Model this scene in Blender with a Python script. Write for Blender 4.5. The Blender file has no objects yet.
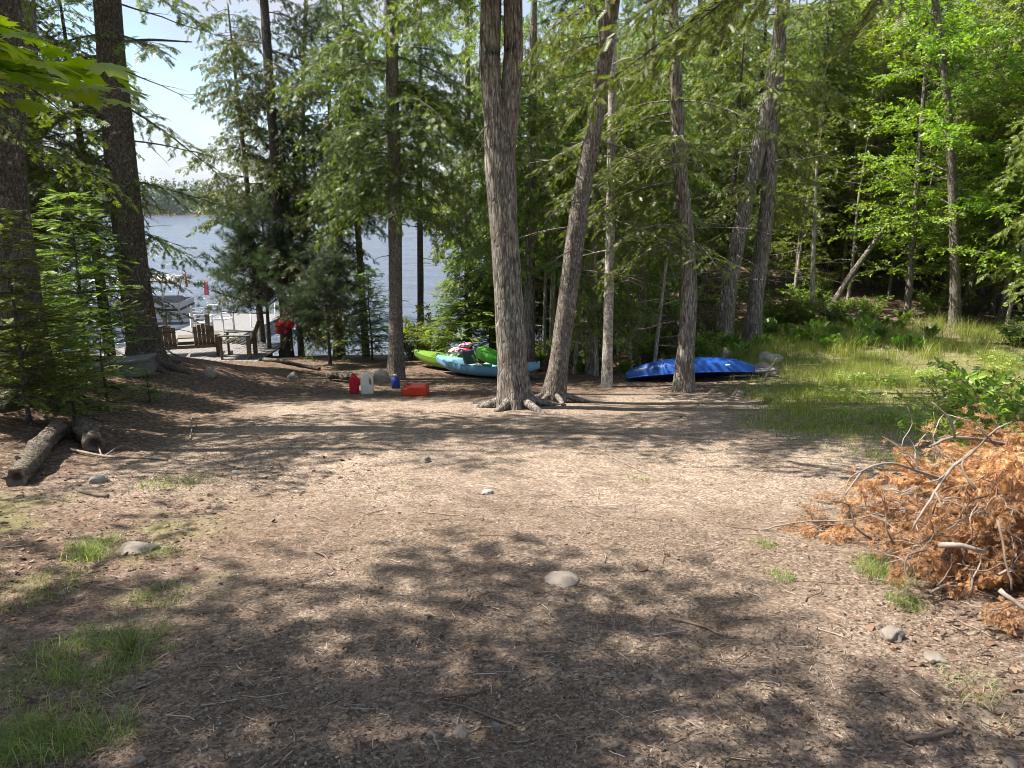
import bpy, bmesh, math, random
import numpy as np
from mathutils import Vector, Matrix, Euler

SC = bpy.context.scene
COL = SC.collection
R = math.radians
rng = np.random.default_rng(7)
random.seed(7)

# ------------------------------------------------------------------ camera
F_PX = 770.0
PITCH = R(12.9)
CAM_Z = 1.6
cam_d = bpy.data.cameras.new("camera")
cam_d.sensor_width = 36.0
cam_d.lens = 36.0 * F_PX / 1024.0
cam_d.clip_start = 0.05
cam_d.clip_end = 6000.0
cam = bpy.data.objects.new("camera", cam_d)
COL.objects.link(cam)
cam.location = (0, 0, CAM_Z)
cam.rotation_euler = (R(90) - PITCH, 0, 0)
SC.camera = cam

# ------------------------------------------------------------------ sun and sky
SUN_EL = R(58)
SUN_FWD = R(4)                      # the sun stands to the left and a little ahead
SV = Vector((-math.cos(SUN_EL) * math.cos(SUN_FWD), math.cos(SUN_EL) * math.sin(SUN_FWD), math.sin(SUN_EL)))
sun_d = bpy.data.lights.new("sun", 'SUN')
sun_d.energy = 5.0
sun_d.angle = R(0.53)
sun_d.color = (1.0, 0.94, 0.85)
sun = bpy.data.objects.new("sun", sun_d)
COL.objects.link(sun)
sun.rotation_euler = (-SV).to_track_quat('-Z', 'Y').to_euler()
sun.location = (0, 0, 40)

world = bpy.data.worlds.new("World")
SC.world = world
world.use_nodes = True
wt = world.node_tree
wt.nodes.clear()
w_out = wt.nodes.new("ShaderNodeOutputWorld")
w_bg = wt.nodes.new("ShaderNodeBackground")
w_sky = wt.nodes.new("ShaderNodeTexSky")
w_sky.sky_type = 'NISHITA'
w_sky.sun_disc = False
w_sky.sun_elevation = SUN_EL
w_sky.sun_rotation = math.atan2(SV.x, SV.y)
w_tc = wt.nodes.new("ShaderNodeTexCoord")
w_map = wt.nodes.new("ShaderNodeMapping")
w_map.inputs['Scale'].default_value = (2.2, 2.2, 6.0)
w_n = wt.nodes.new("ShaderNodeTexNoise")
w_n.inputs['Scale'].default_value = 1.6
w_n.inputs['Detail'].default_value = 7
w_n.inputs['Roughness'].default_value = 0.58
w_r = wt.nodes.new("ShaderNodeValToRGB")
w_r.color_ramp.elements[0].position = 0.41
w_r.color_ramp.elements[0].color = (0, 0, 0, 1)
w_r.color_ramp.elements[1].position = 0.62
w_r.color_ramp.elements[1].color = (1, 1, 1, 1)
w_mix = wt.nodes.new("ShaderNodeMixRGB")
w_mix.inputs['Color2'].default_value = (3.3, 3.55, 4.15, 1)
L = wt.links.new
L(w_tc.outputs['Generated'], w_map.inputs['Vector'])
L(w_map.outputs['Vector'], w_n.inputs['Vector'])
L(w_n.outputs['Fac'], w_r.inputs['Fac'])
L(w_r.outputs['Color'], w_mix.inputs['Fac'])
L(w_sky.outputs['Color'], w_mix.inputs['Color1'])
L(w_mix.outputs['Color'], w_bg.inputs['Color'])
w_bg.inputs['Strength'].default_value = 0.09
L(w_bg.outputs['Background'], w_out.inputs['Surface'])

SC.view_settings.view_transform = 'Standard'
SC.view_settings.look = 'None'
SC.view_settings.gamma = 1.0
SC.view_settings.use_curve_mapping = False
SC.view_settings.exposure = 1.3
SC.render.engine = 'CYCLES'
cy = SC.cycles
cy.max_bounces = 7
cy.diffuse_bounces = 4
cy.glossy_bounces = 2
cy.transmission_bounces = 4
cy.transparent_max_bounces = 4
cy.caustics_reflective = False
cy.caustics_refractive = False
cy.use_denoising = True
cy.filter_width = 1.0

# ------------------------------------------------------------------ noise
def _hash(ix, iy, iz, seed):
    h = (ix * 374761393 + iy * 668265263 + iz * 2147483647 + seed * 974634773) & 0xFFFFFFFF
    h = ((h ^ (h >> 13)) * 1274126177) & 0xFFFFFFFF
    h = (h ^ (h >> 16)) & 0xFFFFFFFF
    return h.astype(np.float64) / 4294967295.0

def vnoise(x, y, z=None, seed=0):
    x = np.asarray(x, float); y = np.asarray(y, float)
    z = np.zeros_like(x) if z is None else np.asarray(z, float)
    fx, fy, fz = np.floor(x), np.floor(y), np.floor(z)
    ix, iy, iz = fx.astype(np.int64), fy.astype(np.int64), fz.astype(np.int64)
    ux, uy, uz = x - fx, y - fy, z - fz
    ux, uy, uz = [u * u * (3 - 2 * u) for u in (ux, uy, uz)]
    out = 0
    for dx in (0, 1):
        wx = ux if dx else 1 - ux
        for dy in (0, 1):
            wy = uy if dy else 1 - uy
            for dz in (0, 1):
                wz = uz if dz else 1 - uz
                out = out + wx * wy * wz * _hash(ix + dx, iy + dy, iz + dz, seed)
    return out * 2 - 1

def fbm(x, y, octaves=4, seed=0):
    a, s, o = 1.0, 0.0, 0.0
    for k in range(octaves):
        o = o + a * vnoise(np.asarray(x) * 2 ** k, np.asarray(y) * 2 ** k, None, seed + k)
        s += a
        a *= 0.5
    return o / s

def sstep(a, b, x):
    t = np.clip((np.asarray(x, float) - a) / (b - a), 0, 1)
    return t * t * (3 - 2 * t)

# ------------------------------------------------------------------ terrain height
LAKE_Z = -3.4
_py = np.array([-60, -12, -4, 0, 2, 5, 8, 12, 16, 20, 22, 24, 27, 30, 36, 50, 90, 3000.])
_pz = np.array([3.0, 0.9, 0.3, 0, -.18, -.56, -1.0, -1.52, -1.98, -2.38, -2.62, -2.95, -3.55, -4.2, -5.0, -6.0, -7, -8.])
_fy = np.linspace(-60, 120, 3601)
_fz = np.interp(_fy, _py, _pz)
_k = np.exp(-0.5 * (np.arange(-40, 41) / 14.0) ** 2); _k /= _k.sum()
_fz = np.convolve(np.pad(_fz, 40, mode='edge'), _k, mode='valid')
_ry = np.array([-60, 0, 8, 12, 16, 20, 25, 35, 60, 120, 400.])
_rz = np.array([3, 0, -1.0, -1.5, -1.72, -1.55, -.85, .5, 3.5, 9, 22.])

def T(x, y):
    x = np.asarray(x, float); y = np.asarray(y, float)
    shift = 1.1 * np.maximum(0, x + 1.0) * sstep(18, 26, y)     # the shore runs back to the right
    zb = np.interp(y - np.minimum(shift, 14), _fy, _fz)
    zr = np.interp(y, _ry, _rz)
    w = sstep(1.0, 7.5, x) * sstep(10, 19, y)
    z = zb * (1 - w) + zr * w
    z = z + 0.55 * sstep(-4.2, -7.5, x) * sstep(5, 9, y) * (1 - sstep(15.5, 19.3, y))
    z = z + 0.9 * sstep(-9, -16, x) * (1 - sstep(18, 24, y))
    far = sstep(430, 520, y)                                     # the other side of the lake
    z = z * (1 - far) + far * (-3.2 + 9 * sstep(540, 900, y))
    near = 1 - sstep(30, 60, y)
    z = z + near * (0.05 * fbm(x * .45, y * .45, 3, 5) + 0.012 * fbm(x * 2.3, y * 2.3, 3, 9))
    return z

CP, SP = math.cos(PITCH), math.sin(PITCH)
def ray(u, v):
    c = 384.0 - v
    return np.array([u - 512.0, F_PX * CP + c * SP, -F_PX * SP + c * CP])
def P(u, v, Y):
    """point at forward distance Y metres in the direction of the photograph's (u, v)"""
    d = ray(u, v)
    return np.array([0, 0, CAM_Z]) + d * (Y / d[1])
def G(u, v):
    """where that direction meets the ground"""
    d = ray(u, v); d = d / d[1]
    Y = np.linspace(0.8, 60, 6000)
    z = CAM_Z + d[2] * Y
    h = T(d[0] * Y, Y)
    i = int(np.argmax(z <= h))
    if i == 0: i = len(Y) - 1
    Y = Y[i]
    return np.array([d[0] * Y, Y, float(T(d[0] * Y, Y))])
def onground(x, y, dz=0.0):
    return np.array([x, y, float(T(x, y)) + dz])

# ------------------------------------------------------------------ mesh helpers
def mesh_np(name, V, faces, mat, smooth=True, mats=None, fmat=None, vcol=None):
    """faces: list of (n,k) int arrays"""
    me = bpy.data.meshes.new(name)
    V = np.asarray(V, np.float32)
    fs = [np.asarray(f, np.int32) for f in faces if len(f)]
    me.vertices.add(len(V)); me.vertices.foreach_set("co", V.ravel())
    loops = np.concatenate([f.ravel() for f in fs])
    counts = np.concatenate([np.full(len(f), f.shape[1], np.int32) for f in fs])
    starts = np.concatenate([[0], np.cumsum(counts)[:-1]]).astype(np.int32)
    me.loops.add(len(loops)); me.loops.foreach_set("vertex_index", loops)
    me.polygons.add(len(counts)); me.polygons.foreach_set("loop_start", starts)
    me.polygons.foreach_set("loop_total", counts)
    me.polygons.foreach_set("use_smooth", np.full(len(counts), bool(smooth)))
    for m in (mats or [mat]): me.materials.append(m)
    if fmat is not None: me.polygons.foreach_set("material_index", np.asarray(fmat, np.int32))
    me.update(calc_edges=True)
    if vcol is not None:
        for nm, arr in vcol.items():
            a = me.attributes.new(nm, 'FLOAT', 'POINT')
            a.data.foreach_set("value", np.asarray(arr, np.float32))
    return me

class MB:
    def __init__(s): s.V = []; s.F = {}; s.n = 0
    def raw(s, V, *faces):
        V = np.asarray(V, float)
        for f in faces:
            f = np.asarray(f, np.int64)
            if len(f): s.F.setdefault(f.shape[1], []).append(f + s.n)
        s.V.append(V); s.n += len(V); return s
    def box(s, c, size, rot=None):
        q = np.array([[x, y, z] for x in (-.5, .5) for y in (-.5, .5) for z in (-.5, .5)]) * np.asarray(size, float)
        if rot is not None: q = q @ np.array(Euler(rot).to_matrix()).T
        return s.raw(q + np.asarray(c, float), [[0, 1, 3, 2], [4, 6, 7, 5], [0, 4, 5, 1], [2, 3, 7, 6], [0, 2, 6, 4], [1, 5, 7, 3]])
    def bar(s, a, b, w, h, up=(0, 0, 1)):
        a = np.asarray(a, float); b = np.asarray(b, float); d = b - a; l = np.linalg.norm(d); d /= l
        up = np.asarray(up, float)
        if abs(d @ up) > .98: up = np.array([0, 1., 0])
        sd = np.cross(d, up); sd /= np.linalg.norm(sd); u2 = np.cross(sd, d)
        q = np.array([p + sd * x * w / 2 + u2 * z * h / 2 for p in (a, b) for x in (-1, 1) for z in (-1, 1)])
        return s.raw(q, [[0, 1, 3, 2], [4, 6, 7, 5], [0, 4, 5, 1], [2, 3, 7, 6], [0, 2, 6, 4], [1, 5, 7, 3]])
    def tube(s, path, rad, sides=8, cap=True, rough=0.0, seed=0):
        V, Fq, caps = tube_np(path, rad, sides, rough, seed)
        s.raw(V, Fq)
        if cap:
            s.F.setdefault(sides, []).extend([np.array([list(range(sides))[::-1]]) + s.n - len(V),
                                              np.array([list(range(len(V) - sides, len(V)))]) + s.n - len(V)])
        return s
    def lathe(s, prof, c, sides=16):
        prof = np.asarray(prof, float); a = np.linspace(0, 2 * np.pi, sides, endpoint=False)
        V = np.concatenate([np.stack([c[0] + r * np.cos(a), c[1] + r * np.sin(a), np.full(sides, c[2] + z)], 1) for r, z in prof])
        s.raw(V, grid_faces(len(prof), sides)); m = len(V)
        s.F.setdefault(sides, []).extend([np.array([list(range(sides))[::-1]]) + s.n - m, np.array([list(range(m - sides, m))]) + s.n - m])
        return s
    def xform(s, M):
        A = np.array(M)[:3, :3]; t = np.array(M)[:3, 3]
        s.V = [v @ A.T + t for v in s.V]; return s
    def mesh(s, name, mat, smooth=True, origin=None):
        V = np.concatenate(s.V)
        if origin is not None: V = V - np.asarray(origin, float)
        return mesh_np(name, V, [np.concatenate(f) for f in s.F.values()], mat, smooth)

def grid_faces(rows, sides, wrap=True):
    n = sides if wrap else sides - 1
    i, j = np.meshgrid(np.arange(rows - 1), np.arange(n), indexing='ij')
    a = i * sides + j; b = i * sides + (j + 1) % sides
    return np.stack([a, b, b + sides, a + sides], -1).reshape(-1, 4)

def frames(path):
    path = np.asarray(path, float)
    t = np.gradient(path, axis=0); t /= np.linalg.norm(t, axis=1)[:, None] + 1e-9
    ref = np.array([1., 0, 0]) if abs(t[0, 0]) < .9 else np.array([0, 1., 0])
    s = np.cross(np.tile(ref, (len(t), 1)), t)
    s = np.cross(t, s); s /= np.linalg.norm(s, axis=1)[:, None] + 1e-9
    return t, s, np.cross(t, s)

def tube_np(path, rad, sides=8, rough=0.0, seed=0):
    path = np.asarray(path, float); n = len(path)
    rad = np.full(n, rad) if np.isscalar(rad) else np.asarray(rad, float)
    t, s, b = frames(path)
    a = np.linspace(0, 2 * np.pi, sides, endpoint=False)
    r = rad[:, None] * np.ones((1, sides))
    if rough:
        zz = np.arange(n)[:, None] + 0 * a
        r = r * (1 + rough * vnoise(3 * np.cos(a)[None] + 0 * zz, 3 * np.sin(a)[None] + 0 * zz, zz * .35, seed))
    V = path[:, None] + r[..., None] * (np.cos(a)[None, :, None] * s[:, None] + np.sin(a)[None, :, None] * b[:, None])
    return V.reshape(-1, 3), grid_faces(n, sides), None

def resample(path, step):
    path = np.asarray(path, float); p = path
    # smooth (Catmull-Rom)
    pts = []
    q = np.vstack([2 * p[0] - p[1], p, 2 * p[-1] - p[-2]])
    for i in range(1, len(q) - 2):
        k = max(2, int(np.linalg.norm(q[i + 1] - q[i]) / step))
        u = np.linspace(0, 1, k, endpoint=False)[:, None]
        a, b, c, d = q[i - 1], q[i], q[i + 1], q[i + 2]
        pts.append(.5 * ((2 * b) + (c - a) * u + (2 * a - 5 * b + 4 * c - d) * u ** 2 + (3 * b - a - 3 * c + d) * u ** 3))
    pts.append(p[-1:]); return np.concatenate(pts)

# ------------------------------------------------------------------ object helpers
def tag(o, label=None, cat=None, group=None, kind=None):
    if label: o["label"] = label
    if cat: o["category"] = cat
    if group: o["group"] = group
    if kind: o["kind"] = kind
    return o
def thing(name, label, cat, loc=(0, 0, 0), rot=(0, 0, 0), group=None, scale=1.0):
    o = bpy.data.objects.new(name, None); COL.objects.link(o)
    o.empty_display_size = .1
    o.location = Vector([float(c) for c in loc]); o.rotation_euler = rot
    o.scale = (scale,) * 3 if np.isscalar(scale) else scale
    return tag(o, label, cat, group)
def part(name, me, parent=None, label=None, bevel=0.0):
    if isinstance(me, bpy.types.Mesh): o = bpy.data.objects.new(name, me)
    COL.objects.link(o)
    if parent is not None: o.parent = parent
    if label: o["label"] = label
    if bevel:
        m = o.modifiers.new("bevel", 'BEVEL'); m.width = bevel; m.segments = 2; m.limit_method = 'ANGLE'
    return o
KIDS = {}
def kids(o): return [c for c in bpy.data.objects if c.parent == o]
def copy_tree(o, loc=None, rot=None, scale=None, label=None, group=None, ch=None):
    c = o.copy(); COL.objects.link(c)
    if loc is not None: c.location = Vector([float(q) for q in loc])
    if rot is not None: c.rotation_euler = rot
    if scale is not None: c.scale = (scale,) * 3 if np.isscalar(scale) else scale
    if label: c["label"] = label
    if group: c["group"] = group
    for k in (o.children):
        d = k.copy(); COL.objects.link(d); d.parent = c
        for g in k.children:
            e = g.copy(); COL.objects.link(e); e.parent = d
    return c

# ------------------------------------------------------------------ materials
def new_mat(name):
    m = bpy.data.materials.new(name); m.use_nodes = True
    nt = m.node_tree; nt.nodes.clear()
    out = nt.nodes.new("ShaderNodeOutputMaterial")
    return m, nt, out
def N(nt, t, **kw):
    n = nt.nodes.new(t)
    for k, v in kw.items():
        if k in n.inputs: n.inputs[k].default_value = v
        else: setattr(n, k, v)
    return n
def ramp(nt, stops, interp='LINEAR'):
    r = nt.nodes.new("ShaderNodeValToRGB"); e = r.color_ramp.elements
    r.color_ramp.interpolation = interp
    while len(e) < len(stops): e.new(.5)
    for q, (p, c) in zip(e, stops):
        q.position = p; q.color = (*c, 1) if len(c) == 3 else c
    return r
def noise(nt, vec, scale, detail=4, rough=.55):
    n = nt.nodes.new("ShaderNodeTexNoise"); n.inputs['Scale'].default_value = scale
    n.inputs['Detail'].default_value = detail; n.inputs['Roughness'].default_value = rough
    if vec is not None: nt.links.new(vec, n.inputs['Vector'])
    return n
def mixc(nt, fac, a, b, mode='MIX'):
    m = nt.nodes.new("ShaderNodeMixRGB"); m.blend_type = mode
    for k, v in (('Fac', fac), ('Color1', a), ('Color2', b)):
        if isinstance(v, (int, float)): m.inputs[k].default_value = v
        elif isinstance(v, (tuple, list)): m.inputs[k].default_value = (*v, 1) if len(v) == 3 else v
        else: nt.links.new(v, m.inputs[k])
    return m.outputs['Color']

def leaf_mat(name, ca, cb, trans=.38, huev=1.0, tcol=None, spec=.55, rough=.42, third=None):
    m, nt, out = new_mat(name); ln = nt.links.new
    g = N(nt, "ShaderNodeNewGeometry"); oi = N(nt, "ShaderNodeObjectInfo")
    stops = [(0.0, ca), (.8, cb)] + ([(.86, third)] if third else [])
    r = ramp(nt, stops); ln(g.outputs['Random Per Island'], r.inputs['Fac'])
    hs = N(nt, "ShaderNodeHueSaturation")
    mr = N(nt, "ShaderNodeMapRange"); mr.inputs['To Min'].default_value = .5 - .025 * huev; mr.inputs['To Max'].default_value = .5 + .02 * huev
    mv = N(nt, "ShaderNodeMapRange"); mv.inputs['To Min'].default_value = .7; mv.inputs['To Max'].default_value = 1.35
    ln(oi.outputs['Random'], mr.inputs['Value']); ln(oi.outputs['Random'], mv.inputs['Value'])
    ln(mr.outputs['Result'], hs.inputs['Hue']); ln(mv.outputs['Result'], hs.inputs['Value'])
    ln(r.outputs['Color'], hs.inputs['Color'])
    p = N(nt, "ShaderNodeBsdfPrincipled"); p.inputs['Roughness'].default_value = rough
    p.inputs['Specular IOR Level'].default_value = spec
    ln(hs.outputs['Color'], p.inputs['Base Color'])
    tr = N(nt, "ShaderNodeBsdfTranslucent")
    tc = mixc(nt, 1.0, hs.outputs['Color'], tcol or (1.5, 1.6, .7), 'MULTIPLY')
    ln(tc, tr.inputs['Color'])
    mx = N(nt, "ShaderNodeMixShader"); mx.inputs[0].default_value = trans
    ln(p.outputs[0], mx.inputs[1]); ln(tr.outputs[0], mx.inputs[2]); ln(mx.outputs[0], out.inputs['Surface'])
    return m

def bark_mat(name, c1, c2, lichen=None, sc=9, stretch=.12, bump=.6, lich_amt=.58):
    m, nt, out = new_mat(name); ln = nt.links.new
    tc = N(nt, "ShaderNodeTexCoord"); mp = N(nt, "ShaderNodeMapping"); mp.inputs['Scale'].default_value = (1, 1, stretch)
    ln(tc.outputs['Object'], mp.inputs['Vector'])
    n1 = noise(nt, mp.outputs['Vector'], sc * 3, 7, .65); n2 = noise(nt, tc.outputs['Object'], 3.2, 4, .6)
    v = N(nt, "ShaderNodeTexVoronoi"); v.feature = 'DISTANCE_TO_EDGE'; v.inputs['Scale'].default_value = sc * 2
    ln(mp.outputs['Vector'], v.inputs['Vector'])
    r = ramp(nt, [(.28, [q * .45 for q in c1]), (.45, c1), (.68, c2)]); ln(n1.outputs['Fac'], r.inputs['Fac'])
    cr = ramp(nt, [(0, (.45, .42, .4)), (.09, (1, 1, 1))]); ln(v.outputs['Distance'], cr.inputs['Fac'])
    col = mixc(nt, .75, r.outputs['Color'], cr.outputs['Color'], 'MULTIPLY')
    r3 = ramp(nt, [(.35, (.75, .72, .7)), (.7, (1.2, 1.2, 1.2))]); ln(n2.outputs['Fac'], r3.inputs['Fac'])
    col = mixc(nt, 1.0, col, r3.outputs['Color'], 'MULTIPLY')
    n5 = noise(nt, mp.outputs['Vector'], 42, 3, .6); r5 = ramp(nt, [(.56, (0, 0, 0)), (.66, (.7, .7, .7))]); ln(n5.outputs['Fac'], r5.inputs['Fac'])
    col = mixc(nt, r5.outputs['Color'], col, [min(1, q * 1.5) for q in c2])
    if lichen:
        n4 = noise(nt, tc.outputs['Object'], 11, 6, .7)
        r4 = ramp(nt, [(lich_amt, (0, 0, 0)), (lich_amt + .05, (1, 1, 1))]); ln(n4.outputs['Fac'], r4.inputs['Fac'])
        col = mixc(nt, r4.outputs['Color'], col, lichen)
    p = N(nt, "ShaderNodeBsdfPrincipled"); p.inputs['Roughness'].default_value = .9; p.inputs['Specular IOR Level'].default_value = .15
    ln(col, p.inputs['Base Color'])
    add = N(nt, "ShaderNodeMath"); add.operation = 'ADD'
    ln(n1.outputs['Fac'], add.inputs[0]); ln(cr.outputs['Color'], add.inputs[1])
    b = N(nt, "ShaderNodeBump"); b.inputs['Strength'].default_value = bump; b.inputs['Distance'].default_value = .02
    ln(add.outputs[0], b.inputs['Height']); ln(b.outputs['Normal'], p.inputs['Normal'])
    ln(p.outputs[0], out.inputs['Surface'])
    return m

def plain(name, c, rough=.6, var=.15, sc=6, spec=.4, bump=0.0, trans=0.0, metal=0.0, dirt=None):
    m, nt, out = new_mat(name); ln = nt.links.new
    tc = N(nt, "ShaderNodeTexCoord"); n = noise(nt, tc.outputs['Object'], sc, 6, .65)
    r = ramp(nt, [(.3, [q * (1 - var) for q in c]), (.7, [min(1, q * (1 + var)) for q in c])]); ln(n.outputs['Fac'], r.inputs['Fac'])
    col = r.outputs['Color']
    if dirt:
        n2 = noise(nt, tc.outputs['Object'], sc * 2.7, 8, .7)
        r2 = ramp(nt, [(.52, (0, 0, 0)), (.72, (.75, .75, .75))]); ln(n2.outputs['Fac'], r2.inputs['Fac'])
        col = mixc(nt, r2.outputs['Color'], col, dirt)
    p = N(nt, "ShaderNodeBsdfPrincipled"); p.inputs['Roughness'].default_value = rough
    p.inputs['Specular IOR Level'].default_value = spec; p.inputs['Metallic'].default_value = metal
    ln(col, p.inputs['Base Color'])
    if bump:
        b = N(nt, "ShaderNodeBump"); b.inputs['Strength'].default_value = bump; b.inputs['Distance'].default_value = .01
        n3 = noise(nt, tc.outputs['Object'], sc * 6, 5, .6); ln(n3.outputs['Fac'], b.inputs['Height']); ln(b.outputs['Normal'], p.inputs['Normal'])
    if trans:
        tr = N(nt, "ShaderNodeBsdfTranslucent"); ln(col, tr.inputs['Color'])
        mx = N(nt, "ShaderNodeMixShader"); mx.inputs[0].default_value = trans
        ln(p.outputs[0], mx.inputs[1]); ln(tr.outputs[0], mx.inputs[2]); ln(mx.outputs[0], out.inputs['Surface'])
    else: ln(p.outputs[0], out.inputs['Surface'])
    return m

def island_mat(name, stops, rough=.8, spec=.2, trans=0.0):
    m, nt, out = new_mat(name); ln = nt.links.new
    g = N(nt, "ShaderNodeNewGeometry"); r = ramp(nt, stops); ln(g.outputs['Random Per Island'], r.inputs['Fac'])
    p = N(nt, "ShaderNodeBsdfPrincipled"); p.inputs['Roughness'].default_value = rough; p.inputs['Specular IOR Level'].default_value = spec
    ln(r.outputs['Color'], p.inputs['Base Color'])
    if trans:
        tr = N(nt, "ShaderNodeBsdfTranslucent"); ln(r.outputs['Color'], tr.inputs['Color'])
        mx = N(nt, "ShaderNodeMixShader"); mx.inputs[0].default_value = trans
        ln(p.outputs[0], mx.inputs[1]); ln(tr.outputs[0], mx.inputs[2]); ln(mx.outputs[0], out.inputs['Surface'])
    else: ln(p.outputs[0], out.inputs['Surface'])
    return m

M = {}
M['cedar'] = leaf_mat("cedar_foliage", (.05, .08, .014), (.19, .24, .04), .42)
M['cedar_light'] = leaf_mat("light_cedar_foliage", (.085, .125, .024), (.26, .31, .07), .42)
M['cedar_dark'] = leaf_mat('dark_cedar_foliage', (.032, .052, .011), (.13, .165, .03), .38)  # cedar green darkened: backlit shade of the shore trees put into the colour
M['hemlock'] = leaf_mat("hemlock_foliage", (.045, .075, .014), (.155, .205, .034), .42)
M['spruce'] = leaf_mat("spruce_foliage", (.075, .125, .02), (.22, .29, .05), .38)
M['pine'] = leaf_mat("pine_needles", (.03, .06, .03), (.08, .12, .06), .28, tcol=(1.1, 1.3, .8))
M['maple'] = leaf_mat("maple_leaves", (.085, .14, .014), (.25, .33, .03), .45, spec=.45)
M['maple_near'] = leaf_mat("near_maple_leaves", (.10, .16, .008), (.19, .25, .014), .6, tcol=(1.9, 1.75, .3), spec=.45)
M['shrub'] = leaf_mat("shrub_leaves", (.08, .14, .018), (.23, .31, .04), .44)
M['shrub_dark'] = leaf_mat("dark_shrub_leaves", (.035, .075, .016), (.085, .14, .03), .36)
M['weed'] = leaf_mat('weed_leaves', (.12, .17, .03), (.27, .31, .07), .4)
M['fern'] = leaf_mat("fern_fronds", (.075, .15, .025), (.15, .25, .045), .4)
M['grass'] = leaf_mat("grass_blades", (.085, .15, .03), (.2, .27, .065), .4, third=(.42, .36, .18))
M['grass_sun'] = leaf_mat("meadow_grass_blades", (.14, .21, .035), (.31, .37, .07), .44, third=(.52, .45, .24))
M['dead'] = leaf_mat("dried_cedar_foliage", (.36, .185, .08), (.56, .335, .165), .32, huev=.15, tcol=(1.3, 1.1, .8), spec=.2, third=(.16, .10, .06))
M['farfor'] = leaf_mat("far_conifer_foliage", (.03, .06, .026), (.075, .115, .05), .2)
M['bark'] = bark_mat("cedar_bark", (.155, .138, .118), (.37, .335, .29), (.36, .35, .31), 9, .17, .9, .63)
M['bark_grey'] = bark_mat("grey_conifer_bark", (.15, .132, .114), (.31, .275, .235), (.34, .35, .31), 12, .35, .8, .62)
M['bark_dark'] = bark_mat("dark_conifer_bark", (.085, .072, .060), (.17, .15, .128), (.30, .29, .26), 12, .5, .8, .60)
M['bark_pale'] = bark_mat("pale_birch_bark", (.34, .31, .28), (.58, .55, .5), (.2, .18, .16), 7, .6, .3, .62)
M['bark_dead'] = bark_mat("weathered_dead_wood", (.27, .24, .21), (.5, .46, .41), None, 14, .15, .3)
M['dead_stick'] = plain("grey_dead_stick", (.24, .20, .165), .9, .45, 22, dirt=(.12, .09, .07))
M['pale_twig'] = plain('pale_bleached_twig', (.38, .34, .30), .9, .3, 20)
M['dead_twig'] = plain("brown_dead_twig", (.16, .115, .085), .85, .35, 14)
M['rock'] = plain("grey_stone", (.19, .162, .135), .85, .3, 7, bump=.6, dirt=(.2, .17, .13))
M['rock_pale'] = plain("pale_stone", (.30, .27, .235), .85, .2, 9, bump=.4, dirt=(.3, .26, .2))

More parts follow.
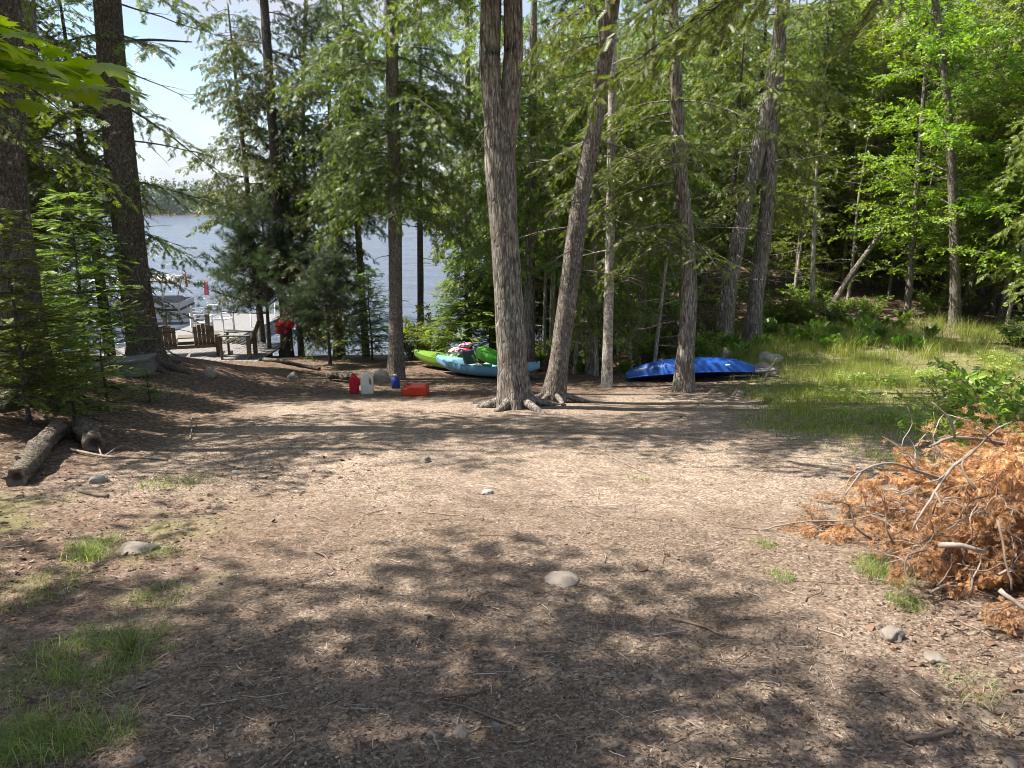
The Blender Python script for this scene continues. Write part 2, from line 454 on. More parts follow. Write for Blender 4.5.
# ------------------------------------------------------------------ ground sheet
def build_ground():
    xs = np.sinh(np.linspace(-1, 1, 560) * 6.2); xs = xs / xs[-1] * 1400
    # finer spacing in the middle
    a = np.linspace(-7, 7, 420); b = np.sinh(np.linspace(0, 1, 90) * 5.0); b = 7 + b[1:] / b[-1] * 1400
    xs = np.concatenate([-b[::-1], a, b])
    yn = 1.0 * np.exp(np.linspace(0, math.log(60.0), 640))
    yf = 60 * np.exp(np.linspace(0, math.log(45), 60))[1:]
    yb = -np.concatenate([np.linspace(0, 12, 40), [16, 22, 32, 45, 60]])[::-1]
    ys = np.concatenate([yb, yn[yn > .02], yf])
    X, Y = np.meshgrid(xs, ys)
    Z = T(X, Y)
    near = (1 - sstep(9, 16, Y)) * (np.abs(X) < 9)
    Z = Z + near * (.006 * fbm(X * 9, Y * 9, 3, 21) + .004 * vnoise(X * 31, Y * 31, None, 4))
    V = np.stack([X, Y, Z], -1).reshape(-1, 3)
    # where the ground is what: turf, needle duff, darker mulch near the camera
    n1 = fbm(X * .8, Y * .8, 4, 31)
    turf = sstep(3.4, 5.2, X + 1.1 * n1 - .1 * (Y - 12)) * sstep(8.2, 10.5, Y + n1) * (1 - sstep(18.8, 20.8, Y))
    turf = np.maximum(turf, .8 * sstep(.1, .5, fbm(X * 1.3, Y * 1.3, 3, 77) + .25) * sstep(-1.35, -1.9, X + .12 * Y + .5 * n1 - .3) * sstep(6.2, 5.4, Y))
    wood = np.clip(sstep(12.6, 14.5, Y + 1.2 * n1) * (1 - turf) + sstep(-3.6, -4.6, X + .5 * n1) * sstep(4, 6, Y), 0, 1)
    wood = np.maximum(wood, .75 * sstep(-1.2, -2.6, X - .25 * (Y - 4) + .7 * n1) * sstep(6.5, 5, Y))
    mulch = sstep(6.3, 4.6, Y + 1.0 * n1)
    m, nt, out = new_mat("forest_floor"); ln = nt.links.new
    tc = N(nt, "ShaderNodeTexCoord"); pos = tc.outputs['Object']
    big = noise(nt, pos, .9, 5, .6); mid = noise(nt, pos, 7, 6, .65); fine = noise(nt, pos, 60, 5, .7)
    vor = N(nt, "ShaderNodeTexVoronoi"); vor.inputs['Scale'].default_value = 70; ln(pos, vor.inputs['Vector'])
    vor2 = N(nt, "ShaderNodeTexVoronoi"); vor2.inputs['Scale'].default_value = 27; vor2.inputs['Randomness'].default_value = 1; ln(pos, vor2.inputs['Vector'])
    sepv = N(nt, "ShaderNodeSeparateColor"); ln(vor.outputs['Color'], sepv.inputs[0])
    sep2 = N(nt, "ShaderNodeSeparateColor"); ln(vor2.outputs['Color'], sep2.inputs[0])
    dirt = ramp(nt, [(0, (.125, .097, .074)), (.3, (.235, .184, .143)), (.62, (.312, .250, .199)), (.88, (.38, .315, .258)), (1, (.50, .44, .37))])
    ln(sepv.outputs[0], dirt.inputs['Fac'])
    rb = ramp(nt, [(.3, (.86, .84, .82)), (.7, (1.12, 1.1, 1.07))]); ln(big.outputs['Fac'], rb.inputs['Fac'])
    rm = ramp(nt, [(.3, (.72, .70, .68)), (.65, (1.12, 1.1, 1.1))]); ln(mid.outputs['Fac'], rm.inputs['Fac'])
    c = mixc(nt, 1, dirt.outputs['Color'], rb.outputs['Color'], 'MULTIPLY'); c = mixc(nt, 1, c, rm.outputs['Color'], 'MULTIPLY')
    big2 = noise(nt, pos, 2.1, 6, .7); rb2 = ramp(nt, [(.36, (.68, .66, .63)), (.5, (1, 1, 1)), (.66, (1.14, 1.13, 1.12))]); ln(big2.outputs['Fac'], rb2.inputs['Fac'])
    c = mixc(nt, .85, c, rb2.outputs['Color'], 'MULTIPLY')
    rf = ramp(nt, [(.3, (.7, .7, .7)), (.7, (1.2, 1.2, 1.2))]); ln(fine.outputs['Fac'], rf.inputs['Fac'])
    c = mixc(nt, .8, c, rf.outputs['Color'], 'MULTIPLY')
    at = lambda nm: (lambda n: n.outputs['Fac'])(N(nt, "ShaderNodeAttribute", attribute_name=nm))
    mul = ramp(nt, [(0, (.055, .039, .028)), (.4, (.118, .084, .060)), (.75, (.195, .143, .104)), (1, (.33, .26, .20))]); ln(sepv.outputs[1], mul.inputs['Fac'])
    c2 = mixc(nt, .8, mul.outputs['Color'], rm.outputs['Color'], 'MULTIPLY')
    fm = N(nt, "ShaderNodeMath"); fm.operation = 'MULTIPLY'; fm.inputs[1].default_value = .62; ln(at("mulch"), fm.inputs[0])
    c = mixc(nt, fm.outputs[0], c, c2)
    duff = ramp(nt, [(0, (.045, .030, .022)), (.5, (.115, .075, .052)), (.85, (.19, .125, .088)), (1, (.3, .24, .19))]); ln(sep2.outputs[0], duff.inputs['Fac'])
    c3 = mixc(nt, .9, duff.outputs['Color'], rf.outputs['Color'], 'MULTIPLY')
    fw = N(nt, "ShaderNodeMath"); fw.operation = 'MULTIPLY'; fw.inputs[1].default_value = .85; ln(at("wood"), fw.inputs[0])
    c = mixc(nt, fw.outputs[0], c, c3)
    gr = ramp(nt, [(.3, (.115, .115, .045)), (.55, (.20, .19, .08)), (.75, (.27, .225, .12))]); ln(mid.outputs['Fac'], gr.inputs['Fac'])
    c4 = mixc(nt, .8, gr.outputs['Color'], rf.outputs['Color'], 'MULTIPLY')
    ft = N(nt, "ShaderNodeMath"); ft.operation = 'MULTIPLY'; ft.inputs[1].default_value = .85; ln(at("turf"), ft.inputs[0])
    c = mixc(nt, ft.outputs[0], c, c4)
    p = N(nt, "ShaderNodeBsdfPrincipled"); p.inputs['Roughness'].default_value = .95; p.inputs['Specular IOR Level'].default_value = .1
    ln(c, p.inputs['Base Color'])
    hsum = N(nt, "ShaderNodeMath"); hsum.operation = 'ADD'; ln(sepv.outputs[2], hsum.inputs[0]); ln(fine.outputs['Fac'], hsum.inputs[1])
    b = N(nt, "ShaderNodeBump"); b.inputs['Strength'].default_value = .75; b.inputs['Distance'].default_value = .009
    ln(hsum.outputs[0], b.inputs['Height']); ln(b.outputs['Normal'], p.inputs['Normal']); ln(p.outputs[0], out.inputs['Surface'])
    me = mesh_np("ground", V, [grid_faces(len(ys), len(xs), False)], m, True,
                 vcol={"turf": turf.ravel(), "wood": wood.ravel(), "mulch": mulch.ravel()})
    o = part("ground", me); tag(o, kind="structure")
build_ground()

def build_lake():
    m, nt, out = new_mat("lake_water"); ln = nt.links.new
    tc = N(nt, "ShaderNodeTexCoord"); mp = N(nt, "ShaderNodeMapping"); mp.inputs['Scale'].default_value = (.22, .75, 1)
    ln(tc.outputs['Object'], mp.inputs['Vector'])
    n1 = noise(nt, mp.outputs['Vector'], 1.6, 5, .6); n2 = noise(nt, mp.outputs['Vector'], .22, 3, .5)
    ad = N(nt, "ShaderNodeMath"); ad.operation = 'ADD'; ln(n1.outputs['Fac'], ad.inputs[0]); ln(n2.outputs['Fac'], ad.inputs[1])
    b = N(nt, "ShaderNodeBump"); b.inputs['Strength'].default_value = 1.0; b.inputs['Distance'].default_value = .5
    ln(ad.outputs[0], b.inputs['Height'])
    p = N(nt, "ShaderNodeBsdfPrincipled"); p.inputs['Base Color'].default_value = (.09, .11, .15, 1)
    p.inputs['Roughness'].default_value = .14; p.inputs['IOR'].default_value = 1.33; p.inputs['Specular IOR Level'].default_value = .36
    ln(b.outputs['Normal'], p.inputs['Normal']); ln(p.outputs[0], out.inputs['Surface'])
    q = np.sinh(np.linspace(-1, 1, 420) * 5.2); xs = -14 + q / q[-1] * 1380
    ys = 19 * np.exp(np.linspace(0, math.log(640 / 19.), 620)); X, Y = np.meshgrid(xs, ys)
    W = X * .35 + Y; Q = Y * .35 - X
    Z = .055 * vnoise(W * .62, Q * .16, None, 3) + .035 * vnoise(W * 1.35 + 5, Q * .4, None, 4) + .05 * vnoise(W * .2, Q * .07, None, 6) * sstep(30, 60, Y)
    Z *= (np.abs(X + 14) < 110) * (1 - sstep(180, 320, Y)) * (.35 + .65 * sstep(22, 34, Y))
    o = part("lake", mesh_np("lake", np.stack([X, Y, Z + LAKE_Z], -1).reshape(-1, 3), [grid_faces(len(ys), len(xs), False)], m)); tag(o, kind="structure")
build_lake()

# ------------------------------------------------------------------ the wooded far shore
def build_far_forest():
    r = np.random.default_rng(3); V = []; count = 1500
    x = r.uniform(-460, 240, count); y = 514 + 130 * r.random(count) ** 1.6; z0 = T(x, y)
    hh = r.uniform(15, 26, count) * (.95 + .3 * vnoise(x * .02, x * 0 + .5, None, 8))
    for i in range(count):
        h = hh[i]; m = 95; t = r.random(m) ** .85
        if r.random() < .35: w = h * .30 * np.sin(np.pi * np.clip(t * .8 + .12, 0, 1)) ** .7      # rounded crowns
        else: w = h * .19 * (1 - t) ** .75 + .3
        a = r.uniform(0, 6.283, m); rr = w * r.random(m) ** .45; c = np.stack([x[i] + rr * np.cos(a), y[i] + rr * np.sin(a), z0[i] + h * (.03 + .97 * t)], 1)
        u = r.normal(0, 1, (m, 3)); u /= np.linalg.norm(u, axis=1)[:, None]; v = np.cross(u, r.normal(0, 1, (m, 3))); v /= np.linalg.norm(v, axis=1)[:, None]
        s = (r.uniform(.7, 1.5, m) * (1.15 - .6 * t))[:, None]; V.append(np.stack([c - u * s, c + v * s * .6, c + u * s, c - v * s * .6], 1).reshape(-1, 3))
    n = count * 95
    o = part("far_forest", mesh_np("far_forest", np.concatenate(V), [np.arange(n * 4).reshape(-1, 4)], M['farfor'], False))
    tag(o, "dark conifer woods along the far side of the lake", "forest", None, "stuff")
build_far_forest()

# ------------------------------------------------------------------ foliage templates (x side, y forward, z up)
def rhomb(p, d, l, w, zc=0.0):
    d = np.asarray(d, float); d /= np.linalg.norm(d); s = np.array([d[1], -d[0]])
    q = [(*p, 0)]; m = np.asarray(p) + d * l * .45
    q += [(*(m - s * w), zc * .3), (*(np.asarray(p) + d * l), zc), (*(m + s * w), zc * .3)]
    return np.array(q)
def merge_templ(rs):
    V = np.concatenate(rs); Fq = np.array([[0, 1, 2, 3]]) + 4 * np.arange(len(rs))[:, None]
    return V, Fq
def t_cedar(fine=False, r=np.random.default_rng(1)):
    rs = [rhomb((0, 0), (0, 1), .55, .035), rhomb((0, .45), (.05, 1), .55, .05, -.06)]
    ks = 8 if fine else 6
    for k in range(ks):
        y = .12 + .72 * k / ks; sd = 1 if k % 2 else -1
        rs.append(rhomb((0, y), (sd * .75, 1), .55 * (1 - .5 * y), .04 if fine else .062, r.uniform(-.16, .06)))
        if fine: rs.append(rhomb((sd * .12, y + .15), (sd * 1.3, 1), .2, .03, r.uniform(-.1, .05)))
    return merge_templ(rs)
def t_needle(n=7):
    rs = [rhomb((0, 0), (0, 1), 1.0, .045)]
    for k in range(n):
        y = .06 + .86 * k / n
        for sd in (-1, 1): rs.append(rhomb((0, y), (sd, .75), .27 * (1 - .35 * y), .045, .03))
    return merge_templ(rs)
def t_needle_coarse():
    rs = [rhomb((0, 0), (0, 1), 1.0, .07)]
    for k in range(4):
        y = .08 + .8 * k / 4
        for sd in (-1, 1): rs.append(rhomb((0, y), (sd, .9), .42 * (1 - .4 * y), .062, .02))
    return merge_templ(rs)
def t_pine(r=np.random.default_rng(2)):
    rs = []
    for k in range(12):
        a = r.uniform(-1.0, 1.0); q = rhomb((0, r.uniform(0, .3)), (math.sin(a), math.cos(a)), r.uniform(.7, 1), .03)
        q[2, 2] = r.uniform(-.45, .55); q[1, 2] = q[3, 2] = q[2, 2] * .45; rs.append(q)
    return merge_templ(rs)
def t_leaf():
    V = np.array([(0, 0, 0), (0, 1, -.05), (-.3, .3, .07), (-.24, .68, .05), (.3, .3, .07), (.24, .68, .05)])
    return V, np.array([[0, 1, 3, 2], [0, 4, 5, 1]])
def t_leaf3():
    V = []; Fq = []
    for k, (a, s, oy) in enumerate([(0, 1, .5), (-1.05, .85, .28), (1.0, .9, .1)]):
        v, f = t_leaf(); c, sn = math.cos(a), math.sin(a)
        v = v * s * .62; v = np.stack([v[:, 0] * c + v[:, 1] * sn, -v[:, 0] * sn + v[:, 1] * c + oy, v[:, 2] + .04 * k], 1)
        V.append(v); Fq.append(f + 6 * k)
    return np.concatenate(V), np.concatenate(Fq)
def t_maple():
    half = [(0, 0), (.10, .02), (.30, -.10), (.27, .06), (.50, .12), (.42, .24), (.66, .42), (.47, .44), (.48, .56), (.30, .48), (.22, .45), (.30, .72), (.17, .70), (0, 1.0)]
    r = np.array(half); l = r[1:-1][::-1] * [-1, 1]
    o = np.vstack([r, l]); c = np.array([[0, .3]])
    V2 = np.vstack([o, c]); V = np.column_stack([V2, -.18 * np.abs(V2[:, 0]) ** 1.3 - .12 * V2[:, 1] ** 2])
    n = len(o); return V, np.array([[i, (i + 1) % n, n] for i in range(n)])
TP = dict(cedar=t_cedar(), cedar_fine=t_cedar(True), needle=t_needle(), coarse=t_needle_coarse(), pine=t_pine(), leaf=t_leaf(), leaf3=t_leaf3(), maple=t_maple())

def instance(tp, pos, fwd, up, sc):
    V, Fq = tp
    fwd = fwd / (np.linalg.norm(fwd, axis=1)[:, None] + 1e-9)
    sd = np.cross(fwd, up); sd /= np.linalg.norm(sd, axis=1)[:, None] + 1e-9
    up = np.cross(sd, fwd)
    A = (V[None, :, 0, None] * sd[:, None] + V[None, :, 1, None] * fwd[:, None] + V[None, :, 2, None] * up[:, None]) * sc[:, None, None] + pos[:, None]
    Fs = Fq[None] + (np.arange(len(pos)) * len(V))[:, None, None]
    return A.reshape(-1, 3), Fs.reshape(-1, Fq.shape[1])

def limb_path(start, az, elev, Ln, droop=.25, up=0.0, n=8, wig=.05, r=rng):
    t = np.linspace(0, 1, n); h = Ln * t * math.cos(elev)
    z = Ln * (t * math.sin(elev) - droop * t ** 2 + up * t ** 3)
    aw = az + wig * 4 * np.cumsum(r.normal(0, .12, n)) * t
    p = np.stack([h * np.cos(aw), h * np.sin(aw), z + wig * Ln * .3 * np.cumsum(r.normal(0, .3, n)) * t], 1)
    return p + np.asarray(start)

def foliate(paths, spec, r):
    """side twigs along each limb and sprays along each twig -> sprays and twig lines"""
    pos, fwd, upv, scs, twigs = [], [], [], [], []
    ssp = spec['spray_sp']; size = spec['size']; hang = spec.get('hang', .2); flat = spec.get('flat', .35); ang0 = spec.get('ang', 55)
    for path, Ln in paths:
        t0 = spec.get('bare', .15); k = max(2, int(Ln * (1 - t0) / spec['sub_sp']))
        ts = np.linspace(t0, 1.0, k) ; seg = np.linspace(0, 1, len(path))
        base = np.stack([np.interp(ts, seg, path[:, c]) for c in range(3)], 1)
        tan = np.gradient(path, axis=0); tg = np.stack([np.interp(ts, seg, tan[:, c]) for c in range(3)], 1)
        tg /= np.linalg.norm(tg, axis=1)[:, None] + 1e-9
        for i in range(k):
            g = tg[i]; sd = np.cross(g, (0, 0, 1)); q = np.linalg.norm(sd); sd = sd / q if q > .1 else np.array([1., 0, 0])
            if spec.get('round', 0): 
                up0 = np.cross(sd, g); ph = r.uniform(0, 6.28); sd = math.cos(ph) * sd + math.sin(ph) * up0
            elif i % 2: sd = -sd
            a = R(r.normal(ang0, 12)) if i < k - 1 else R(r.normal(0, 8))
            d = math.cos(a) * g + math.sin(a) * sd + np.array([0, 0, r.normal(0, spec.get('zj', .12))])
            d /= np.linalg.norm(d)
            sl = spec['sub_len'] * (.45 + .55 * min(1, 3.2 * (ts[i] - t0) + .35)) * (1 - .6 * (ts[i] - t0) / (1 - t0)) * r.uniform(.6, 1.25)
            m = max(2, int(sl / ssp)); u = (np.arange(m) + r.uniform(.2, .9)) / m
            pts = base[i] + sl * (u[:, None] * d + np.array([0, 0, -spec.get('sdroop', .2)]) * (u[:, None] ** 2))
            dirs = d + np.array([0, 0, -2 * spec.get('sdroop', .2)]) * u[:, None]
            fj = r.normal(0, flat, (m, 3)); sgn = np.where(np.arange(m) % 2 == 0, 1, -1)[:, None]
            f = dirs + sgn * spec.get('splay', .5) * np.cross(d, (0, 0, 1)) + fj + np.array([0, 0, -hang])
            pos.append(pts); fwd.append(f); upv.append(np.array([0, 0, 1]) + r.normal(0, flat * 1.3, (m, 3)))
            scs.append(size * r.uniform(.65, 1.3, m))
            tw = np.linspace(0, 1, 4)[:, None]; twigs.append(base[i] + sl * (tw * d + np.array([0, 0, -spec.get('sdroop', .2)]) * tw ** 2))
    return np.concatenate(pos), np.concatenate(fwd), np.concatenate(upv), np.concatenate(scs), twigs

def add_twigs(mb, twigs, r0=.005, keep=1.0, r=rng):
    for t in twigs:
        if keep < 1 and r.random() > keep: continue
        V, Fq, _ = tube_np(t, np.linspace(r0, r0 * .4, len(t)), 3); mb.raw(V, Fq)

def trunk_into(mb, path, radii, sides=20, ridge=.05, flare=.35, seed=0, flare_h=.3, step=.16, lobes=5):
    p = resample(path, step); n = len(p)
    s0 = np.linspace(0, 1, len(radii)); d = np.concatenate([[0], np.cumsum(np.linalg.norm(np.diff(p, axis=0), axis=1))])
    dp = np.concatenate([[0], np.cumsum(np.linalg.norm(np.diff(np.asarray(path, float), axis=0), axis=1))])
    if len(radii) != len(path): radii = np.interp(np.linspace(0, 1, len(path)), np.linspace(0, 1, len(radii)), radii)
    rad = np.interp(d, dp / dp[-1] * d[-1], radii)
    t, s, b = frames(p); a = np.linspace(0, 2 * np.pi, sides, endpoint=False)
    A, D = np.meshgrid(a, d)
    rr = rad[:, None] * (1 + ridge * vnoise(np.cos(A) * 4.5, np.sin(A) * 4.5, D * .8, seed) + ridge * .7 * vnoise(np.cos(A) * 9, np.sin(A) * 9, D * 2.2, seed + 3)
                         + ridge * .8 * vnoise(np.cos(A), np.sin(A), D * 1.1, seed + 5))
    if flare:
        ph = (seed * 1.7) % 6.28
        rr = rr * (1 + flare * np.exp(-D / flare_h) * (.75 + .5 * np.cos(lobes * A + ph) + .3 * np.cos(2 * A + 2 * ph)))
    V = p[:, None] + rr[..., None] * (np.cos(a)[None, :, None] * s[:, None] + np.sin(a)[None, :, None] * b[:, None])
    mb.raw(V.reshape(-1, 3), grid_faces(n, sides))
    mb.F.setdefault(sides, []).append(np.array([list(range(len(V.reshape(-1, 3)) - sides, len(V.reshape(-1, 3))))]) + mb.n - n * sides)
    return p, rad

KIND = {
 'cedar':   dict(tp='cedar', mat='cedar', size=.14, spray_sp=.04, sub_sp=.066, sub_len=.62, hang=.45, flat=.5, sdroop=.3, splay=.7, bare=.08, zj=.42),
 'hemlock': dict(tp='coarse', mat='hemlock', size=.13, spray_sp=.045, sub_sp=.08, sub_len=.7, hang=.25, flat=.3, sdroop=.25, splay=.6, bare=.08, zj=.25),
 'spruce':  dict(tp='needle', mat='spruce', size=.14, spray_sp=.05, sub_sp=.07, sub_len=.46, hang=.02, flat=.16, sdroop=.1, splay=.55, bare=.05, ang=50),
 'pine':    dict(tp='pine', mat='pine', size=.16, spray_sp=.045, sub_sp=.085, sub_len=.42, hang=-.25, flat=.4, sdroop=-.05, splay=.3, bare=.2, zj=.3, ang=40),
 'maple':   dict(tp='leaf3', mat='maple', size=.15, spray_sp=.075, sub_sp=.10, sub_len=.7, hang=.1, flat=.45, sdroop=.05, splay=.7, bare=.15, zj=.4, ang=50),
 'shrub':   dict(tp='leaf3', mat='shrub', size=.10, spray_sp=.05, sub_sp=.06, sub_len=.32, hang=.05, flat=.45, sdroop=.02, splay=.8, bare=.1, zj=.4, ang=55),
}
LIMB_N, DEAD_N = 1.7, .75
def crown_mesh(name, paths, kind, r, mbw=None, **ov):
    spec = dict(KIND[kind]); spec.update(ov)
    pos, fwd, up, sc, tw = foliate(paths, spec, r)
    if mbw is not None: add_twigs(mbw, tw, spec.get('twig_r', .005), spec.get('twig_keep', .7), r)
    V, Fq = instance(TP[spec['tp']], pos, fwd, up, sc)
    return V, Fq, M[spec['mat']]

def make_limbs(trunk_p, rad, specs, r, mbw):
    """specs: dict(z0,z1,n,len0,len1,elev,droop,up,az(None or (centre,spread)),dead)"""
    out = []
    zz = trunk_p[:, 2]
    for s in specs:
        nn = max(1, int(s['n'] * (DEAD_N if s.get('dead') else LIMB_N)))
        for k in range(nn):
            f = (k + r.random()) / nn; z = s['z0'] + (s['z1'] - s['z0']) * f
            i = int(np.argmin(np.abs(zz - z))); st = trunk_p[i]
            Ln = (s['len0'] + (s['len1'] - s['len0']) * f) * r.uniform(.7, 1.2)
            az = r.uniform(0, 6.283) if s.get('az') is None else r.normal(R(s['az'][0]), R(s['az'][1]))
            el = R(r.normal(s['elev'], 7))
            p = limb_path(st, az, el, Ln, s.get('droop', .25), s.get('up', 0), 9, s.get('wig', .06), r)
            rb = min(rad[i] * .55, (.006 + .007 * Ln) if s.get('dead') else (.007 + .006 * Ln)) * s.get('thick', 1)
            V, Fq, _ = tube_np(p, np.linspace(rb, rb * .25, len(p)), 5); mbw.raw(V, Fq)
            if s.get('dead'):
                for q in range(s.get('twigs', 5)):
                    j = r.integers(2, len(p)); tp = limb_path(p[j], az + r.choice([-1, 1]) * r.uniform(.5, 1.1), R(r.normal(-5, 18)), Ln * r.uniform(.15, .4), .1, 0, 5, .1, r)
                    V, Fq, _ = tube_np(tp, np.linspace(rb * .4, rb * .12, 5), 3); mbw.raw(V, Fq)
            else: out.append((p, Ln))
    return out

def tree(name, label, cat, base, path, radii, limbs, kind, bark, seed=0, group=None, sides=16, ridge=.05, flare=.35, flare_h=.3, extra=None, trunk_label=None, **ov):
    """path in world coordinates, extra: more stems (path, radii)"""
    r = np.random.default_rng(seed + 100)
    root = thing(name, label, cat, base, group=group); b = np.asarray(base, float)
    mb = MB(); p, rad = trunk_into(mb, np.asarray(path) - b, radii, sides, ridge, flare, seed, flare_h)
    if flare >= .4:                                                # surface roots
        for k in range(6):
            az = k * 1.05 + r.uniform(-.3, .3); ro = radii[0]; q = limb_path((ro * .5 * math.cos(az), ro * .5 * math.sin(az), .16), az, R(-12), r.uniform(.5, .95) + ro, .05, 0, 9, .12, r)
            for j in range(9): q[j, 2] = min(q[j, 2], float(T(q[j, 0] + b[0], q[j, 1] + b[1])) - b[2] + .16 * (1 - j / 8) ** 2 - .004 * j)
            V, Fq, _ = tube_np(q, np.linspace(ro * .30, .012, 9), 8, .2, k); mb.raw(V, Fq)
    for (ep, er) in (extra or []): trunk_into(mb, np.asarray(ep) - b, er, max(8, sides - 4), ridge, 0, seed + 9)
    paths = make_limbs(p, rad, limbs, r, mb)
    if paths:
        V, Fq, m = crown_mesh("crown", paths, kind, r, mb, **ov)
        part("crown", mesh_np(name + "_crown", V, [Fq], m, False), root)
    part("trunk", mb.mesh(name + "_trunk", M[bark]), root, label=trunk_label)
    return root

def upath(pix, Y, top=None):
    """trunk line through pixels at distance Y, ending at the world height top"""
    q = [P(u, v, Y) for u, v in pix]
    if top is not None:
        d = q[-1] - q[-2]; q.append(q[-1] + d * ((top - q[-1][2]) / d[2]))
    return np.array(q)

# ================================================================== trees whose trunks can be told apart
def at_base(u, v): return G(u, v)

# double stemmed cedar in the middle of the clearing
b = at_base(516, 407); Yb = b[1]
def px_path(pix, Y, first, top): 
    q = upath(pix, Y, top); return np.vstack([np.asarray(first) - [0, 0, .12], q])
tree("cedar_tree", "thick forked cedar with furrowed grey bark in the middle of the clearing", "tree", b,
     px_path([(513, 370), (509, 300), (503, 220), (499, 165), (494, 120), (490, 60), (491, 0)], Yb, b, 10.5),
     [.275, .235, .215, .21, .225, .15, .145, .14, .05],
     [dict(z0=5.6, z1=9, n=10, len0=2.0, len1=1.0, elev=8, droop=.35),
      dict(z0=7.2, z1=9.2, n=20, len0=5.0, len1=3.6, elev=8, droop=.3, az=(-108, 36)),  # long unseen limbs towards the camera, added to shade the middle ground
      dict(z0=3.9, z1=5.0, n=4, len0=1.2, len1=.9, elev=-20, droop=.2, dead=True),
      dict(z0=3.0, z1=6.0, n=5, len0=.8, len1=.6, elev=5, droop=.2, dead=True)],
     'cedar', 'bark', 1, sides=40, ridge=.07, flare=.42, flare_h=.3,
     extra=[(upath([(503, 180), (506, 140), (510, 100), (513, 55), (513, 0)], Yb + .05, 10.0), [.155, .15, .145, .14, .135, .05])])

b = at_base(553, 402); Yb = b[1]
tree("cedar_tree", "leaning grey cedar trunk right beside the thick forked cedar", "tree", b,
     px_path([(558, 370), (566, 310), (575, 240), (583, 190), (592, 140), (602, 80), (612, 10)], Yb, b, 10.0),
     [.19, .16, .155, .15, .135, .125, .115, .11, .03],
     [dict(z0=5.5, z1=9, n=5, len0=1.8, len1=1.0, elev=5, droop=.35), dict(z0=7.2, z1=9, n=13, len0=4.3, len1=3.0, elev=8, droop=.3, az=(-80, 32)),  # the long second set is unseen, added for shade on the soil
      dict(z0=1.8, z1=6.0, n=12, len0=1.5, len1=1.5, elev=-2, droop=.15, dead=True, wig=.12)],
     'cedar', 'bark_grey', 2, sides=28, ridge=.06, flare=.4)

b = at_base(607, 387); Yb = b[1]
tree("birch_tree", "slim pale straight trunk left of the overturned blue kayak", "tree", b,
     px_path([(608, 330), (610, 250), (611, 180), (612, 110), (613, 20)], Yb, b, 9.5),
     [.115, .092, .088, .08, .075, .07, .02],
     [dict(z0=2.2, z1=6, n=14, len0=1.3, len1=1.2, elev=-8, droop=.15, dead=True, wig=.14),
      dict(z0=6.5, z1=10, n=4, len0=1.3, len1=.7, elev=35, droop=.2)],
     'maple', 'bark_pale', 3, sides=16, ridge=.03, flare=.25)

b = at_base(683, 391); Yb = b[1]
tree("cedar_tree", "cedar trunk standing in front of the overturned blue kayak", "tree", b,
     px_path([(686, 350), (689, 300), (688, 250), (683, 200), (678, 150), (676, 80), (672, 0)], Yb, b, 9.5),
     [.19, .15, .14, .125, .12, .115, .10, .09, .02],
     [dict(z0=2.5, z1=5.2, n=13, len0=1.5, len1=2.2, elev=2, droop=.42, az=(190, 65)),
      dict(z0=1.2, z1=4, n=9, len0=1.1, len1=1.2, elev=0, droop=.15, dead=True, wig=.14),
      dict(z0=5.2, z1=8, n=2, len0=1.3, len1=.8, elev=5, droop=.35)],
     'hemlock', 'bark', 4, sides=24, ridge=.06, flare=.35)

b = at_base(722, 347); Yb = b[1]
tree("cedar_tree", "leaning trunk crossing behind its neighbour above the rocks", "tree", b,
     px_path([(728, 300), (738, 240), (750, 185), (763, 130), (775, 65), (784, 0)], Yb, b, 10.5),
     [.24, .19, .18, .17, .165, .15, .14, .03],
     [dict(z0=4.6, z1=9, n=9, len0=1.5, len1=.8, elev=5, droop=.4),
      dict(z0=1.0, z1=6, n=12, len0=1.4, len1=1.3, elev=0, droop=.15, dead=True, wig=.12)],
     'cedar', 'bark', 5, sides=20, ridge=.05, flare=.3)
b = at_base(752, 343); Yb = b[1]
tree("cedar_tree", "upright brown trunk right of the leaning trunk above the rocks", "tree", b,
     px_path([(756, 300), (764, 240), (769, 185), (772, 130), (779, 65), (781, 0)], Yb, b, 10.5),
     [.23, .18, .17, .165, .15, .14, .13, .03],
     [dict(z0=3.0, z1=6.5, n=9, len0=1.2, len1=1.6, elev=5, droop=.4, az=(-20, 60)),
      dict(z0=6.5, z1=9.5, n=3, len0=1.3, len1=.7, elev=5, droop=.4),
      dict(z0=1.0, z1=5, n=8, len0=1.2, len1=1.3, elev=0, droop=.15, dead=True, wig=.12)],
     'cedar', 'bark', 6, sides=20, ridge=.05, flare=.3, mat='cedar_light')
# (the crown of the last one is lighter)
b = at_base(813, 322); Yb = b[1]
tree("dead_sapling", "slim whitish dead sapling at the edge of the dark woods", "tree", b,
     px_path([(813, 270), (815, 215), (817, 160)], Yb, b, None), [.075, .06, .055, .045, .03],
     [dict(z0=.8, z1=4, n=10, len0=.9, len1=.7, elev=5, droop=.1, dead=True, wig=.12)], 'cedar', 'bark_dead', 7, sides=10, ridge=.03, flare=.1)
b = at_base(822, 322); Yb = b[1]
tree("dead_tree", "dead grey trunk leaning far to the right behind the ferns", "tree", b,
     px_path([(838, 295), (860, 262), (885, 228), (905, 200)], Yb + .6, b, None), [.095, .085, .075, .065, .05, .03],
     [dict(z0=.3, z1=3, n=7, len0=.8, len1=.9, elev=25, droop=.05, dead=True, wig=.12)], 'cedar', 'bark_grey', 8, sides=12, ridge=.05, flare=.05)
b = at_base(955, 327); Yb = b[1]
